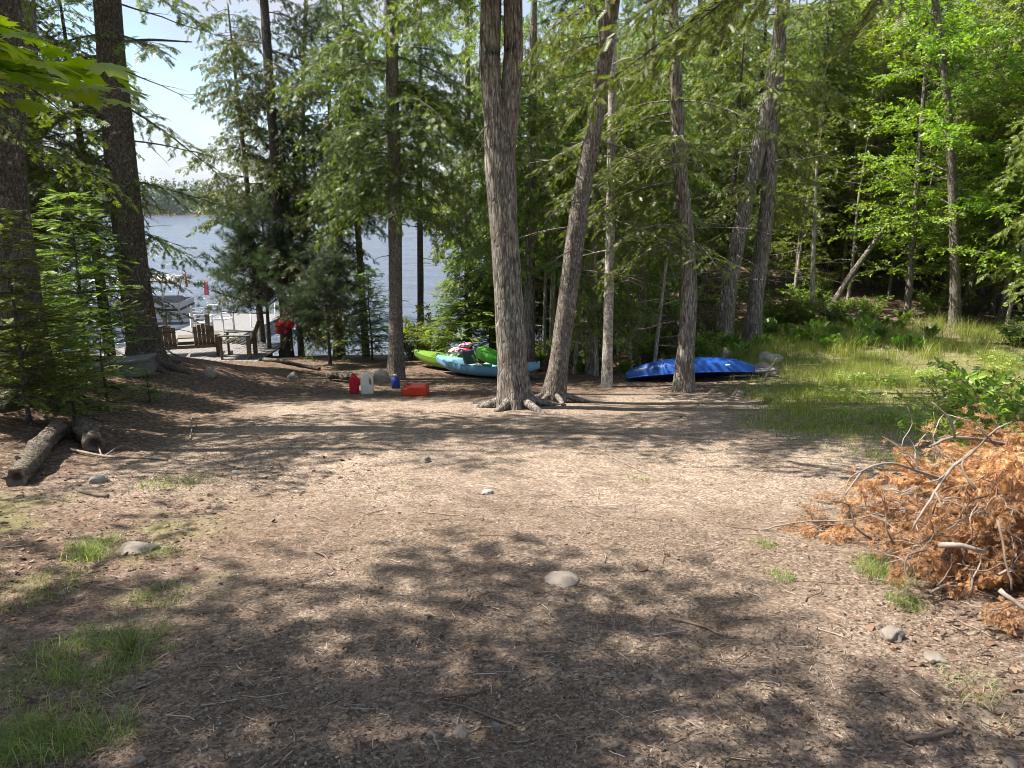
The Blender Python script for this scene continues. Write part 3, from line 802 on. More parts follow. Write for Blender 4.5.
tree("maple_tree", "young maple with a spreading light green crown above the tall grass", "tree", b,
     px_path([(955, 270), (953, 200), (950, 140), (944, 70), (935, 0)], Yb, b, 9.5),
     [.16, .125, .12, .105, .10, .085, .08, .02],
     [dict(z0=2.0, z1=9.5, n=34, len0=2.4, len1=1.6, elev=18, droop=.25, wig=.1)],
     'maple', 'bark_grey', 9, sides=18, ridge=.04, flare=.3)

# trunks of the left bank
b = at_base(148, 372); b[1] = max(b[1], 14.2); b = onground(P(148, 372, b[1])[0], b[1])
Yb = b[1]
tree("spruce_tree", "big dark spruce trunk left of the deck with scaly bark", "tree", b,
     px_path([(144, 345), (135, 285), (128, 220), (120, 150), (113, 80), (107, 0)], Yb, b, 13),
     [.34, .28, .27, .265, .26, .25, .23, .21, .05],
     [dict(z0=2.0, z1=6.0, n=9, len0=2.0, len1=2.2, elev=-6, droop=.3, up=.12, az=(170, 60)), dict(z0=2.2, z1=7, n=5, len0=1.5, len1=2.6, elev=-4, droop=.25, up=.12), dict(z0=4.0, z1=6.5, n=5, len0=2.0, len1=2.2, elev=5, droop=.1, dead=True, wig=.1),
      dict(z0=6.0, z1=13, n=16, len0=2.2, len1=.8, elev=0, droop=.25, up=.1),
      dict(z0=.2, z1=4.5, n=14, len0=1.5, len1=1.8, elev=-5, droop=.15, dead=True, wig=.1)],
     'hemlock', 'bark_dark', 11, sides=32, ridge=.05, flare=.5, flare_h=.32)
b = at_base(22, 398); Yb = b[1]
tree("hemlock_tree", "dark shaded trunk at the left behind the mossy log", "tree", b,
     px_path([(20, 340), (12, 260), (6, 180), (2, 100), (0, 0)], Yb, b, 11),
     [.40, .31, .27, .25, .235, .22, .2, .05],
     [dict(z0=2.6, z1=5.2, n=4, len0=1.4, len1=1.6, elev=-4, droop=.3),
      dict(z0=5.2, z1=11, n=9, len0=1.9, len1=.8, elev=0, droop=.25)],
     'hemlock', 'bark_dark', 12, sides=26, ridge=.06, flare=.45)
sp_ = [o for o in bpy.data.objects if o.name.startswith("spruce_tree") and o.parent is None][-1]; so_ = np.array(sp_.location)
Yb = so_[1]
for li, pts_ in enumerate([[(120, 212, Yb), (100, 206, Yb - .15), (64, 198, Yb - .3)], [(122, 238, Yb), (110, 236, Yb - .1), (96, 232, Yb - .2)], [(120, 42, Yb), (150, 40, Yb - .1), (192, 42, Yb - .2)]]):
    mb = MB(); q = resample([P(*p) - so_ for p in pts_], .1); mb.tube(q, np.linspace(.03, .010, len(q)), 7, True, .2, li); part("dead_limb", mb.mesh("dead_limb", M['bark_dead' if li < 2 else 'bark_dark']), sp_)
b = onground(P(42, 340, 16.5)[0], 16.5); Yb = b[1]
tree("spruce_tree", "grey trunk half hidden behind the young fir on the left", "tree", b,
     px_path([(42, 320), (40, 260), (34, 180), (30, 90), (26, 0)], Yb, b, 12), [.28, .23, .21, .2, .18, .16, .04],
     [dict(z0=2.5, z1=7, n=18, len0=2.2, len1=2.0, elev=-4, droop=.3), dict(z0=7, z1=12, n=12, len0=1.8, len1=.8, elev=0, droop=.25)],
     'hemlock', 'bark_grey', 13, sides=18)
b = at_base(287, 357); Yb = b[1]
tree("pine_tree", "tall thin dark trunk with the red life vest hanging on it", "tree", b,
     px_path([(285, 310), (279, 240), (275, 160), (270, 90), (264, 0)], Yb, b, 13),
     [.19, .155, .15, .14, .13, .12, .11, .03],
     [dict(z0=2.0, z1=8.5, n=30, len0=2.0, len1=2.0, elev=-5, droop=.3),
      dict(z0=8.5, z1=13, n=10, len0=1.7, len1=.8, elev=0, droop=.25),
      dict(z0=-1, z1=3, n=9, len0=1.0, len1=1.1, elev=0, droop=.15, dead=True, wig=.12)],
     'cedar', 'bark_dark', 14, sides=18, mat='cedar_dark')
b = at_base(305, 352); Yb = b[1] + .8
b = onground(P(305, 352, Yb)[0], Yb)
tree("cedar_tree", "dark cedar close behind the trunk with the life vest", "tree", b,
     px_path([(306, 310), (305, 240), (304, 160), (303, 90), (306, 0)], Yb, b, 11),
     [.14, .12, .11, .10, .095, .09, .08, .03],
     [dict(z0=1.2, z1=8, n=34, len0=1.9, len1=1.9, elev=2, droop=.42), dict(z0=8, z1=11, n=8, len0=1.6, len1=.8, elev=0, droop=.3)],
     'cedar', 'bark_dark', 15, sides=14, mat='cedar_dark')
b = at_base(396, 379); Yb = b[1]
tree("cedar_tree", "straight bare lower trunk behind the orange fuel can", "tree", b,
     px_path([(396, 340), (395, 270), (395, 200), (393, 120), (392, 40), (391, 0)], Yb, b, 11),
     [.20, .155, .145, .14, .13, .12, .11, .03],
     [dict(z0=3.6, z1=6.8, n=27, len0=1.7, len1=2.3, elev=4, droop=.4),
      dict(z0=6.8, z1=11, n=12, len0=1.7, len1=.8, elev=2, droop=.35),
      dict(z0=1.0, z1=3.5, n=6, len0=.9, len1=.8, elev=0, droop=.15, dead=True, wig=.12)],
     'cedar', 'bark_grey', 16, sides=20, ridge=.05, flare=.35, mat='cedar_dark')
for i, (u, v, Y, w, kd, top, lab) in enumerate([
        (529, 300, 17.5, .13, 'cedar', 10, "dim cedar trunk half hidden behind the thick forked cedar"),
        (552, 300, 19.5, .07, 'dead', 5.5, "thin bleached dead stem in the gap between the two middle trunks"),
        (592, 300, 17.0, .11, 'cedar', 10, "shaded trunk between the leaning cedar and the pale slim trunk"),
        (640, 320, 19.0, .10, 'cedar', 10, "slender shaded cedar behind the left end of the overturned kayak"),
        (468, 330, 19.5, .10, 'cedar', 10, "dense dark cedar rising behind the pair of kayaks")]):
    x = P(u, v, Y)[0]; b = onground(x, Y)
    pth = np.array([b - [0, 0, .1], b + [0.02, 0, 2], b + [.05, .03, 5], [b[0] + .1, b[1], top]])
    if kd == 'dead':
        tree("dead_tree", lab, "tree", b, pth, [w, w * .9, w * .7, w * .3], [dict(z0=-1, z1=5, n=14, len0=.9, len1=.6, elev=5, droop=.1, dead=True, wig=.14)], 'cedar', 'bark_dead', 40 + i, sides=10)
    else:
        tree("cedar_tree", lab, "tree", b, pth, [w, w * .9, w * .75, w * .2],
             [dict(z0=1.2 if i else 2.4, z1=7, n=30, len0=1.5 if u != 468 else .8, len1=1.8 if u != 468 else 1.3, elev=2, droop=.42), dict(z0=7, z1=top, n=6, len0=1.4, len1=.7, elev=2, droop=.3),
              dict(z0=-.6, z1=4, n=8, len0=.9, len1=1., elev=0, droop=.15, dead=True, wig=.14)], 'cedar', 'bark', 40 + i, sides=14)

# big maple standing outside the picture on the left, one branch of it reaches in
def maple_with_branch():
    b = onground(-3.1, 2.2); r = np.random.default_rng(55)
    root = thing("maple_tree", "broad maple whose bright leafy branch reaches in at the upper left", "tree", b)
    mb = MB(); p, rad = trunk_into(mb, np.array([[0, 0, -.1], [.03, 0, 1.2], [0, .05, 3], [-.1, .1, 6.5]]), [.14, .12, .1, .04], 16, .04, .3, 3)
    paths = make_limbs(p, rad, [dict(z0=5.0, z1=6.4, n=6, len0=2.0, len1=1.2, elev=22, droop=.2)], r, mb)
    V1, F1, m = crown_mesh("c", paths, 'maple', r, mb)
    pos, fwd, up, sc = [], [], [], []
    for tgt, st in (((95, 72, 2.35), 2.1), ((40, 50, 2.2), 2.15), ((70, 92, 2.5), 2.05), ((20, 88, 2.2), 2.0), ((112, 85, 2.45), 2.0), ((15, 30, 2.4), 2.3)):
        e = P(*tgt) - b; s = np.array([0, 0, st + 0.15]); u = np.linspace(0, 1, 10)[:, None]
        q = s * (1 - u) + e * u + np.array([0, 0, .10]) * np.sin(u * np.pi)
        V, Fq, _ = tube_np(q, np.linspace(.008, .0018, 10), 6); mb.raw(V, Fq)
        d = e - s; d /= np.linalg.norm(d)
        for t in np.linspace(.42, 1, 17):
            for sd in (-1, 1):
                c = q[0] * (1 - t) + q[-1] * t + np.array([0, 0, .10]) * math.sin(t * math.pi) + r.normal(0, .022, 3)
                pos.append(c); fwd.append(d * .7 + sd * np.array([-d[1], d[0], 0]) * r.uniform(.3, 1) + np.array([0, 0, -.18]) + r.normal(0, .16, 3))
                up.append(np.array([0, 0, 1]) + r.normal(0, .22, 3)); sc.append(r.uniform(.08, .135))
    V2, F2 = instance(TP['maple'], np.array(pos), np.array(fwd), np.array(up), np.array(sc))
    cr = part("crown", mesh_np("maple_crown", V1, [F1], M['maple'], False), root)
    part("branch_leaves", mesh_np("maple_branch_leaves", V2, [F2], M['maple_near'], False), root)
    part("trunk", mb.mesh("maple_trunk", M['bark_grey']), root)
maple_with_branch()

# hemlock outside the picture on the right, dark drooping branches of it hang in at the top
def hemlock_over():
    b = onground(6.3, 7.0); r = np.random.default_rng(66)
    root = thing("hemlock_tree", "overhanging hemlock with dark drooping branches along the top edge", "tree", b)
    mb = MB(); p, rad = trunk_into(mb, np.array([[0, 0, -.1], [0, 0, 2], [.05, 0, 5], [.1, 0, 9]]), [.2, .17, .13, .03], 18, .05, .4, 5)
    paths = []
    for tgt in ((590, 95, 7.2), (650, 60, 6.9), (550, 30, 7.4), (690, 40, 6.8), (850, 34, 6.6), (625, 25, 7.0), (720, 15, 6.7)):
        e = P(*tgt) - b; s = np.array([0, 0, e[2] + 2.6]); u = np.linspace(0, 1, 10)[:, None]
        q = s * (1 - u) + e * u + np.array([0, 0, .45]) * np.sin(u * np.pi)
        V, Fq, _ = tube_np(q, np.linspace(.03, .006, 10), 6); mb.raw(V, Fq); paths.append((q, np.linalg.norm(e - s)))
    V, Fq, m = crown_mesh("c", paths, 'hemlock', r, mb, tp='needle', size=.13, spray_sp=.04, sub_sp=.06, sub_len=.8, bare=.4)
    paths2 = make_limbs(p, rad, [dict(z0=4.4, z1=9, n=16, len0=2.2, len1=.8, elev=-3, droop=.3)], r, mb)
    V2, F2, m = crown_mesh("c", paths2, 'hemlock', r, mb)
    me = mesh_np("hemlock_crown", np.concatenate([V, V2]), [Fq, F2 + len(V)], m, False)
    part("crown", me, root); part("trunk", mb.mesh("hemlock_trunk", M['bark_dark']), root)
hemlock_over()

# ================================================================== repeated kinds of tree
def proto(name, label, cat, path, radii, limbs, kind, bark, seed, group, **ov):
    return tree(name, label, cat, (0, 0, 0), path, radii, limbs, kind, bark, seed, group, **ov)
st = lambda h, lean=.0: np.array([[0, 0, -.15], [lean * .2, 0, h * .25], [lean * .5, .05, h * .6], [lean, 0, h]])
PR = {}
GF = "trees of the woods around the clearing"
for i in range(4):
    PR['cedar%d' % i] = proto("cedar_tree", "x", "tree", st(8.5, .3 * i), [.12, .1, .07, .02],
        [dict(z0=.7 + .5 * (i % 3), z1=8.3, n=54, len0=1.4, len1=.6, elev=6, droop=.4, wig=.09), dict(z0=.4, z1=3.5, n=10, len0=1.0, len1=1., elev=0, droop=.15, dead=True, wig=.14)],
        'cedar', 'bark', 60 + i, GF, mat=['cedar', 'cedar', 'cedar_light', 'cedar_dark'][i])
for i in range(2):
    PR['hemlock%d' % i] = proto("hemlock_tree", "x", "tree", st(9.5, -.2 * i), [.14, .12, .08, .02],
        [dict(z0=1.0, z1=9.3, n=40, len0=2.1, len1=.7, elev=-3, droop=.3, up=.08), dict(z0=.4, z1=3.5, n=10, len0=1.2, len1=1., elev=0, droop=.15, dead=True, wig=.14)],
        'hemlock', 'bark_dark', 70 + i, GF)
for i in range(2):
    PR['maple%d' % i] = proto("maple_tree", "x", "tree", st(8.5, .4), [.10, .085, .06, .02],
        [dict(z0=1.0, z1=8.5, n=34, len0=2.0, len1=1.2, elev=20, droop=.25, wig=.1)], 'maple', 'bark_grey', 80 + i, GF)
PR['dead'] = proto("dead_sapling", "x", "tree", st(5.5, .5), [.055, .045, .035, .012],
    [dict(z0=.5, z1=5.4, n=26, len0=1.1, len1=.4, elev=8, droop=.1, dead=True, wig=.16, twigs=7)], 'cedar', 'bark_dead', 90, "thin dead saplings in the woods")
def multi_stem(name, n, h, spread, seed, leafkind, **ov):
    r = np.random.default_rng(seed); root = thing(name, "x", "shrub"); mb = MB(); paths = []
    for k in range(n):
        az = k * 2.4 + r.uniform(-.3, .3); q = limb_path((r.normal(0, .05), r.normal(0, .05), 0), az, R(r.uniform(48, 82)), h * r.uniform(.7, 1.15), spread, 0, 8, .06, r)
        V, Fq, _ = tube_np(q, np.linspace(.009, .003, 8), 5); mb.raw(V, Fq); paths.append((q, h))
    V, Fq, m = crown_mesh("c", paths, leafkind, r, mb, **ov)
    part("foliage", mesh_np(name + "_foliage", V, [Fq], m, False), root); part("stem", mb.mesh(name + "_stem", M['dead_twig']), root)
    return root
PR['shrub0'] = multi_stem("leafy_shrub", 11, 1.5, .35, 5, 'shrub')
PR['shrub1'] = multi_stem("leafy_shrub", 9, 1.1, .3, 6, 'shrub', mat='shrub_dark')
def young_fir(seed, h, n, kind='spruce', **ov):
    return proto("young_fir", "x", "tree", st(h, .03), [.03, .025, .016, .004],
                 [dict(z0=.12 * h, z1=.97 * h, n=n, len0=.42 * h * .8, len1=.08, elev=8, droop=.12, up=.06, wig=.03)], kind, 'bark_dark', seed, None, flare=.1, sides=8, **ov)
PR['fir0'] = young_fir(31, 2.6, 60)
PR['fir1'] = young_fir(32, 1.3, 34, size=.1, spray_sp=.045, sub_sp=.065, sub_len=.3)
PR['pine'] = proto("young_pine", "x", "tree", st(3.6, .05), [.05, .04, .025, .006],
                   [dict(z0=1.1, z1=3.5, n=46, len0=1.8, len1=.2, elev=16, droop=.05, up=.1, wig=.05)], 'pine', 'bark_dark', 33, None, sides=10)

USED = set()
def place(key, loc, rz, sc, label, group=None):
    o = PR[key]
    if key in USED: o = copy_tree(o)
    USED.add(key)
    o.location = Vector([float(c) for c in loc]); o.rotation_euler = (0, 0, float(rz)); o.scale = (float(sc),) * 3
    o["label"] = label
    if group: o["group"] = group
    elif "group" in o.keys(): del o["group"]
    return o

LAB = {'cedar': "green cedar among the crowded trees of the woods", 'hemlock': "dark hemlock among the crowded trees of the woods",
       'maple': "leafy light green young broadleaf tree in the woods", 'dead': "thin bare dead sapling among the crowded trees of the woods"}
def forest():
    r = np.random.default_rng(12); spots = []
    def ok(x, y, dmin):
        return all((x - a) ** 2 + (y - c) ** 2 > dmin ** 2 for a, c in spots)
    zones = [  # x0,x1,y0,y1,count,dmin, kinds
        (-.6, 6.8, 20.5, 25, 19, 1.15, ['cedar0', 'cedar1', 'hemlock0', 'cedar2', 'dead', 'dead']),
        (8, 20, 23.5, 31, 30, 1.3, ['cedar0', 'hemlock1', 'maple0', 'dead', 'cedar1', 'hemlock0']),
        (-1, 32, 26, 42, 60, 1.7, ['cedar0', 'hemlock0', 'maple1', 'hemlock1', 'cedar1']),
        (12.5, 17, 14, 23, 9, 1.5, ['cedar2', 'maple1', 'cedar1', 'cedar2']),
        (-15, -8.8, 13.5, 18, 8, 1.5, ['hemlock0', 'cedar0', 'hemlock1', 'cedar1']),
    ]
    for x0, x1, y0, y1, cnt, dm, ks in zones:
        n = 0; tries = 0
        while n < cnt and tries < 3000:
            tries += 1
            x = r.uniform(x0, x1); y = r.uniform(y0, y1)
            if T(x, y) < LAKE_Z + .25 or not ok(x, y, dm): continue
            u = 512 + F_PX * x / (y / CP)  # keep the maple's trunk and the mound behind it in view
            if 8.2 < x < 13 and y < 27 and r.random() < .65: continue
            if abs(x) > .72 * y + 3: continue
            spots.append((x, y)); k = ks[r.integers(len(ks))]; n += 1
            base = k.rstrip('0123456789')
            grp = {'dead': "thin dead saplings in the woods", 'maple': "young broadleaf trees of the woods", 'cedar': "cedars of the woods around the clearing", 'hemlock': "hemlocks of the woods around the clearing"}[base]
            place(k, onground(x, y), r.uniform(0, 6.28), r.uniform(.75, 1.2) * (.92 if y < 25 and x < 7 else 1), LAB[base], grp)
forest()

# trees standing outside the picture on the left: they shade the foreground
PR['shade0'] = proto("hemlock_tree", "x", "tree", st(13, .4), [.2, .17, .12, .02], [dict(z0=5.2, z1=12.6, n=13, len0=3.2, len1=1.2, elev=-2, droop=.2)], 'hemlock', 'bark_dark', 93, "tall trees left of the camera", size=.21, spray_sp=.075, sub_sp=.13)
PR['shade1'] = proto("maple_tree", "x", "tree", st(12, -.3), [.18, .15, .1, .02], [dict(z0=5.0, z1=11.6, n=11, len0=3.0, len1=1.4, elev=15, droop=.2)], 'maple', 'bark_grey', 94, "tall trees left of the camera", spray_sp=.09, sub_sp=.13)
SHADE = [('shade0', -6.1, 3.1, 1.0), ('shade1', -4.3, .2, .95), ('shade0', -2.4, -.7, .95), ('shade1', -7.0, .9, 1.05), ('shade0', -.2, -2.4, 1.0), ('shade1', -7.6, 8.4, .95), ('shade0', -9.2, 3.6, .95), ('shade0', -7.0, 9.9, .95)]
for k, x, y, s in SHADE:
    place(k, onground(x, y), x * 3.1 + y, s, "tall %s outside the picture on the left" % ('hemlock' if k == 'shade0' else 'broadleaf tree'), "tall trees left of the camera")
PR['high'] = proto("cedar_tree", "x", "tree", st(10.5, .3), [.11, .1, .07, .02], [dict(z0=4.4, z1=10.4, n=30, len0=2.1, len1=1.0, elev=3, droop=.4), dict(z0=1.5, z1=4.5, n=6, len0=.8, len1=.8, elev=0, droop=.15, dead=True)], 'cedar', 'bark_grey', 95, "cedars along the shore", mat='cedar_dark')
for u, Y in [(262, 23.2), (340, 22.6), (365, 21.8), (420, 23)]:
    place('high', onground(P(u, 330, Y)[0], Y), u * .3, .95, "tall cedar of the row along the shore with a high open crown", "cedars along the shore")
for u, Y, sc_ in [(335, 21.2, .85), (300, 22.8, .8)]:
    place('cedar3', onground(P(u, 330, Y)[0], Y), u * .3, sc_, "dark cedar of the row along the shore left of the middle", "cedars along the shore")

for k, u, Y, s, lab in [('maple0', 905, 21.5, 1.0, "broadleaf tree left of the young maple at the back of the clearing"), ('maple1', 1000, 20.5, 1.05, "broadleaf tree right of the young maple at the back of the clearing"),
                        ('maple1', 860, 27, 1.05, "broadleaf tree at the back of the clearing behind the leaning dead trunk"), ('cedar2', 1035, 17.5, 1.1, "light green cedar at the right edge behind the clearing"),
                        ('cedar2', 795, 25.5, 1.0, "light green cedar right of the two brown trunks"), ('cedar2', 700, 24.5, 1.0, "light green cedar left of the leaning brown trunk"), ('maple0', 975, 24, 1.1, "broadleaf tree at the far back of the clearing")]:
    place(k, onground(P(u, 330, Y)[0], Y), u * .37, s, lab)
for u, Y, sc_ in [(792, 22.6, .55), (838, 24.2, .6), (885, 23.4, .5), (990, 21.6, .6), (925, 25.5, .65)]:
    place('maple1', onground(P(u, 330, Y)[0], Y), u * .41, sc_, "small sunlit broadleaf sapling at the dark edge of the woods behind the clearing", "broadleaf saplings behind the clearing")
# young trees and shrubs
def at(u, v, Y=None):
    g = G(u, v)
    return g if Y is None else onground(P(u, v, Y)[0], Y)
place('fir0', at(92, 400, 11.6), .4, 1.15, "tall young fir with lit layered branches in front of the big spruce trunk")
place('fir0', at(52, 408, 10.0), 2.2, .78, "smaller young fir at the left behind the mossy log")
place('fir0', at(26, 395, 8.7), 4.2, 1.0, "young fir at the left edge behind the other young firs")
place('fir1', at(108, 408, 10.3), 1.1, .85, "low fir seedling growing in front of the grey wooden box")
place('fir1', at(150, 398, 11.2), 3.0, .45, "tiny bright fir seedling at the right corner of the grey wooden box")
place('fir1', at(75, 425, 9.0), 5.0, .6, "fir seedling drooping over the end of the mossy log")
place('pine', at(270, 356, 22.0), .3, 1.2, "bushy bluish young pine leaning over the lake behind the deck")
place('pine', at(330, 360, 19.3), 2.6, .85, "dark young pine right of the trunk with the life vest")
place('fir0', at(372, 352, 20.5), 1.3, 1.0, "thin dark young fir between the two bare trunks by the lake")
place('fir0', at(468, 345, 19.2), .9, 1.25, "dark young conifer just behind the green kayak")
place('fir0', at(500, 345, 20.3), 2.9, 1.3, "second dark conifer in the deep shade behind the kayaks")
for (u, v, Y, s, k, lab) in [(432, 335, 20.0, 1.05, 'shrub0', "bright sunlit shrub at the shore left of the green kayak"),
                          (412, 350, 21.0, .8, 'shrub0', "sunlit shrub by the water next to the straight bare trunk"), (229, 345, 23.5, .85, 'shrub1', "small leafy shrub behind the deck in front of the pale dock"),
                          (1000, 395, 5.6, .62, 'shrub0', "broad leaved yellow green shrub rising behind the brush pile"),
                          (985, 345, 8.3, .8, 'shrub0', "light green shrub at the right edge of the grassy clearing"),
                          (630, 245, 18.3, .01, 'shrub1', "")]:
    if lab: place(k, at(u, v, Y), u * .1, s * (1.3 if u in (432, 412) else 1), lab)
place('shrub0', at(1005, 398, 6.6), 1.0, 1.1, "second yellow green shrub at the right edge behind the brush pile")
for u, Y in [(770, 20.5), (800, 20.8), (835, 21.2), (868, 21.0), (925, 21.4)]:
    place('shrub0', at(u, 340, Y), u * .3, .7, "low bright leafy shrub where the grass meets the dark woods", "bright shrubs at the back of the clearing")
r_ = np.random.default_rng(17)
for i in range(26):
    u = 530 + 210 * r_.random() if i < 18 else r_.uniform(745, 840); Y = r_.uniform(17.2, 20.5) if i < 18 else r_.uniform(20, 23)
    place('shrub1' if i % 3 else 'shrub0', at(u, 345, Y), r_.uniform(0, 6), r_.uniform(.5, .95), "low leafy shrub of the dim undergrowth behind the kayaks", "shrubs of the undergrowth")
for i in range(10):
    u = r_.uniform(960, 1100); Y = r_.uniform(15, 22)
    place('shrub1' if i % 2 else 'shrub0', at(u, 330, Y), r_.uniform(0, 6), r_.uniform(.6, 1.0), "leafy shrub along the right edge of the grassy clearing", "shrubs beside the grassy clearing")

for u, Y in [(575, 17.2), (598, 16.6), (632, 17.4), (655, 16.9), (545, 18.2), (790, 22.5), (845, 23.0), (905, 23.6), (1005, 19.5)]:
    place('dead', onground(P(u, 330, Y)[0], Y), u * .7, .9, LAB['dead'], "thin dead saplings in the woods")
# ferns
def fern_proto():
    r = np.random.default_rng(4); root = thing("fern", "x", "fern"); V, Fs, n = [], [], 0; mb = MB()
    for k in range(9):
        az = k * 2.4; q = limb_path((0, 0, 0), az, R(r.uniform(58, 80)), r.uniform(.55, .8), .36, 0, 12, .02, r)
        tv, tf, _ = tube_np(q, np.linspace(.004, .001, 12), 3); mb.raw(tv, tf)
        for i in range(22):
            t = .12 + .88 * i / 22; c = np.array([np.interp(t, np.linspace(0, 1, 12), q[:, a]) for a in range(3)])
            j = min(10, int(t * 11)); g = q[j + 1] - q[j]; g /= np.linalg.norm(g); sd = np.cross(g, (0, 0, 1)); l = .17 * math.sin(math.pi * min(1, .12 + t * .9)) ** .7 * (1 - .5 * t) + .015
            for s in (-1, 1):
                d = s * sd + .35 * g + np.array([0, 0, -.25]); d /= np.linalg.norm(d)
                V.append(np.array([c, c + d * l * .4 + g * .016, c + d * l, c + d * l * .4 - g * .016])); Fs.append([n, n + 1, n + 2, n + 3]); n += 4
    part("fronds", mesh_np("fern_fronds", np.concatenate(V), [np.array(Fs)], M['fern'], False), root); part("stem", mb.mesh("fern_stem", M['fern']), root)
    return root
PR['fern'] = fern_proto()
for i in range(46):
    if i < 36: u, v = r_.uniform(760, 935), r_.uniform(322, 350)
    elif i < 41: u, v = r_.uniform(700, 745), r_.uniform(345, 362)
    else: u, v = r_.uniform(545, 680), r_.uniform(358, 375)
    place('fern', at(u, v), r_.uniform(0, 6), r_.uniform(.65, 1.05), "green fern at the edge of the woods", "ferns along the edge of the woods")

# ================================================================== grass
def blades(name, pts, h, w, mat, r, lean=.55, seg=3):
    n = len(pts); h = h * r.uniform(.45, 1.25, n); az = r.uniform(0, 6.283, n); ln_ = r.uniform(.1, 1, n) * lean
    d = np.stack([np.cos(az), np.sin(az), 0 * az], 1); wd = r.uniform(0, 6.283, n); s = np.stack([np.cos(wd), np.sin(wd), 0 * wd], 1) * (w * r.uniform(.6, 1.3, n))[:, None]
    rows = []
    for k in range(seg + 1):
        t = k / seg; c = pts + d * (h * ln_ * t ** 1.8)[:, None] + np.array([0, 0, 1.]) * (h * (t - .35 * ln_ * t ** 2.2))[:, None]
        q = s * (1 - t ** 1.5 * .92) * .5; rows += [c - q, c + q]
    V = np.stack(rows, 1).reshape(-1, 3); m = 2 * (seg + 1)
    f = np.array([[2 * k, 2 * k + 1, 2 * k + 3, 2 * k + 2] for k in range(seg)])
    Fq = (f[None] + (np.arange(n) * m)[:, None, None]).reshape(-1, 4)
    return V, Fq
def clumped(n, x0, x1, y0, y1, dens, r, clump=.12, per=9):
    out = []
    while sum(map(len, out)) < n:
        x = r.uniform(x0, x1, 4000); y = r.uniform(y0, y1, 4000); k = r.random(4000) < dens(x, y)
        c = np.stack([x[k], y[k]], 1); c = np.repeat(c, per, 0) + r.normal(0, clump, (len(c) * per, 2)); out.append(c)
    q = np.concatenate(out)[:n]; return np.column_stack([q, T(q[:, 0], q[:, 1]) - .005])
rg = np.random.default_rng(5)
def dens_meadow(x, y):
    n = fbm(x * .8, y * .8, 4, 31); m = fbm(x * .55, y * .55, 3, 90)
    return sstep(3.2, 5.8, x + 1.1 * n - .1 * (y - 12)) * sstep(8.3, 11, y + n) * (1 - sstep(19, 20.8, y)) * (.08 + 1.1 * sstep(-.15, .4, m)) * (np.abs(x) < .72 * y + 1)
pts = clumped(52000, 2.8, 16, 8.2, 23.5, dens_meadow, rg, .09)
V1, F1 = blades("g", pts, .10 + .13 * sstep(11, 18, pts[:, 1]) * (1 + fbm(pts[:, 0], pts[:, 1], 2, 15)), .007, None, rg)
pts = clumped(3800, 5.5, 14, 17.0, 20.5, lambda x, y: (fbm(x * .9, y * .9, 3, 14) > .08) * 1., rg, .14, 30)
V2, F2 = blades("g", pts, .45, .010, None, rg, .7)
o = part("meadow_grass", mesh_np("meadow_grass", np.concatenate([V1, V2]), [F1, F2 + len(V1)], M['grass_sun'], False)); tag(o, "sunlit long grass of the small clearing on the right", "grass", None, "stuff")
pw = clumped(2600, 3.5, 15, 9, 20.5, lambda x, y: dens_meadow(x, y) * (fbm(x * .7, y * .7, 3, 44) > .0), rg, .12, 14)
pw[:, 2] += rg.uniform(.02, .22, len(pw)); nw = len(pw); azw = rg.uniform(0, 6.283, nw)
Vw, Fw = instance(TP['leaf3'], pw, np.stack([np.cos(azw), np.sin(azw), rg.normal(.1, .3, nw)], 1), np.array([0, 0, 1]) + rg.normal(0, .35, (nw, 3)), rg.uniform(.05, .11, nw))
o = part("meadow_weeds", mesh_np("meadow_weeds", Vw, [Fw], M['weed'], False)); tag(o, "broad leaved weeds mixed into the grass of the clearing", "weeds", None, "stuff")
def px_patch(cu, cv, ru, rv, n, r, p=1.0):
    q = []
    for k in range(n):
        a = r.uniform(0, 6.28); t = r.random() ** .5 * p
        q.append((cu + ru * t * math.cos(a), cv + rv * t * math.sin(a)))
    return q
def patch_world(cu, cv, ru, rv, n, r):
    c = G(cu, cv); e = G(cu + ru, cv); f = G(cu, cv - rv); g = G(cu, cv + rv)
    rx = abs(e[0] - c[0]); ry = abs(f[1] - g[1]) / 2
    a = r.uniform(0, 6.283, n); t = r.random(n) ** .7
    x = c[0] + rx * t * np.cos(a); y = c[1] + ry * t * np.sin(a)
    k = fbm(x * 6, y * 6, 3, 11) > -.3
    x, y = x[k], y[k]; return np.column_stack([x, y, T(x, y) - .004])
gp = []
for cu, cv, ru, rv, n, h in [(110, 650, 75, 30, 900, .075), (60, 680, 80, 45, 700, .07), (70, 735, 75, 26, 700, .08), (95, 552, 32, 14, 420, .085), (40, 590, 45, 22, 300, .07), (150, 600, 40, 16, 300, .05), (160, 553, 26, 7, 160, .05), (20, 750, 60, 30, 500, .09),
                          (175, 483, 38, 9, 420, .05), (765, 545, 15, 6, 120, .05), (782, 577, 16, 7, 160, .05), (885, 575, 28, 16, 500, .10), (905, 605, 20, 10, 200, .06),
                          (640, 480, 12, 3, 50, .04), (402, 483, 8, 3, 30, .04), (625, 478, 10, 3, 50, .04), (850, 440, 80, 22, 800, .10), (900, 462, 50, 14, 500, .11), (770, 402, 10, 8, 160, .2),
                          (790, 395, 40, 12, 260, .12), (735, 365, 25, 10, 400, .30), (450, 385, 50, 10, 200, .07), (905, 425, 60, 15, 600, .14), (160, 395, 40, 10, 250, .07), (985, 700, 40, 40, 160, .06)]:
    q = patch_world(cu, cv, ru, rv, int(n * (1.35 if cv > 530 else 1)), rg); V, Fq = blades("g", q, h * 1.1, .0032 if cv > 530 else .006, None, rg, 1.5); gp.append((V, Fq))
n = 0; Vs, Fs = [], []
for V, Fq in gp: Vs.append(V); Fs.append(Fq + n); n += len(V)
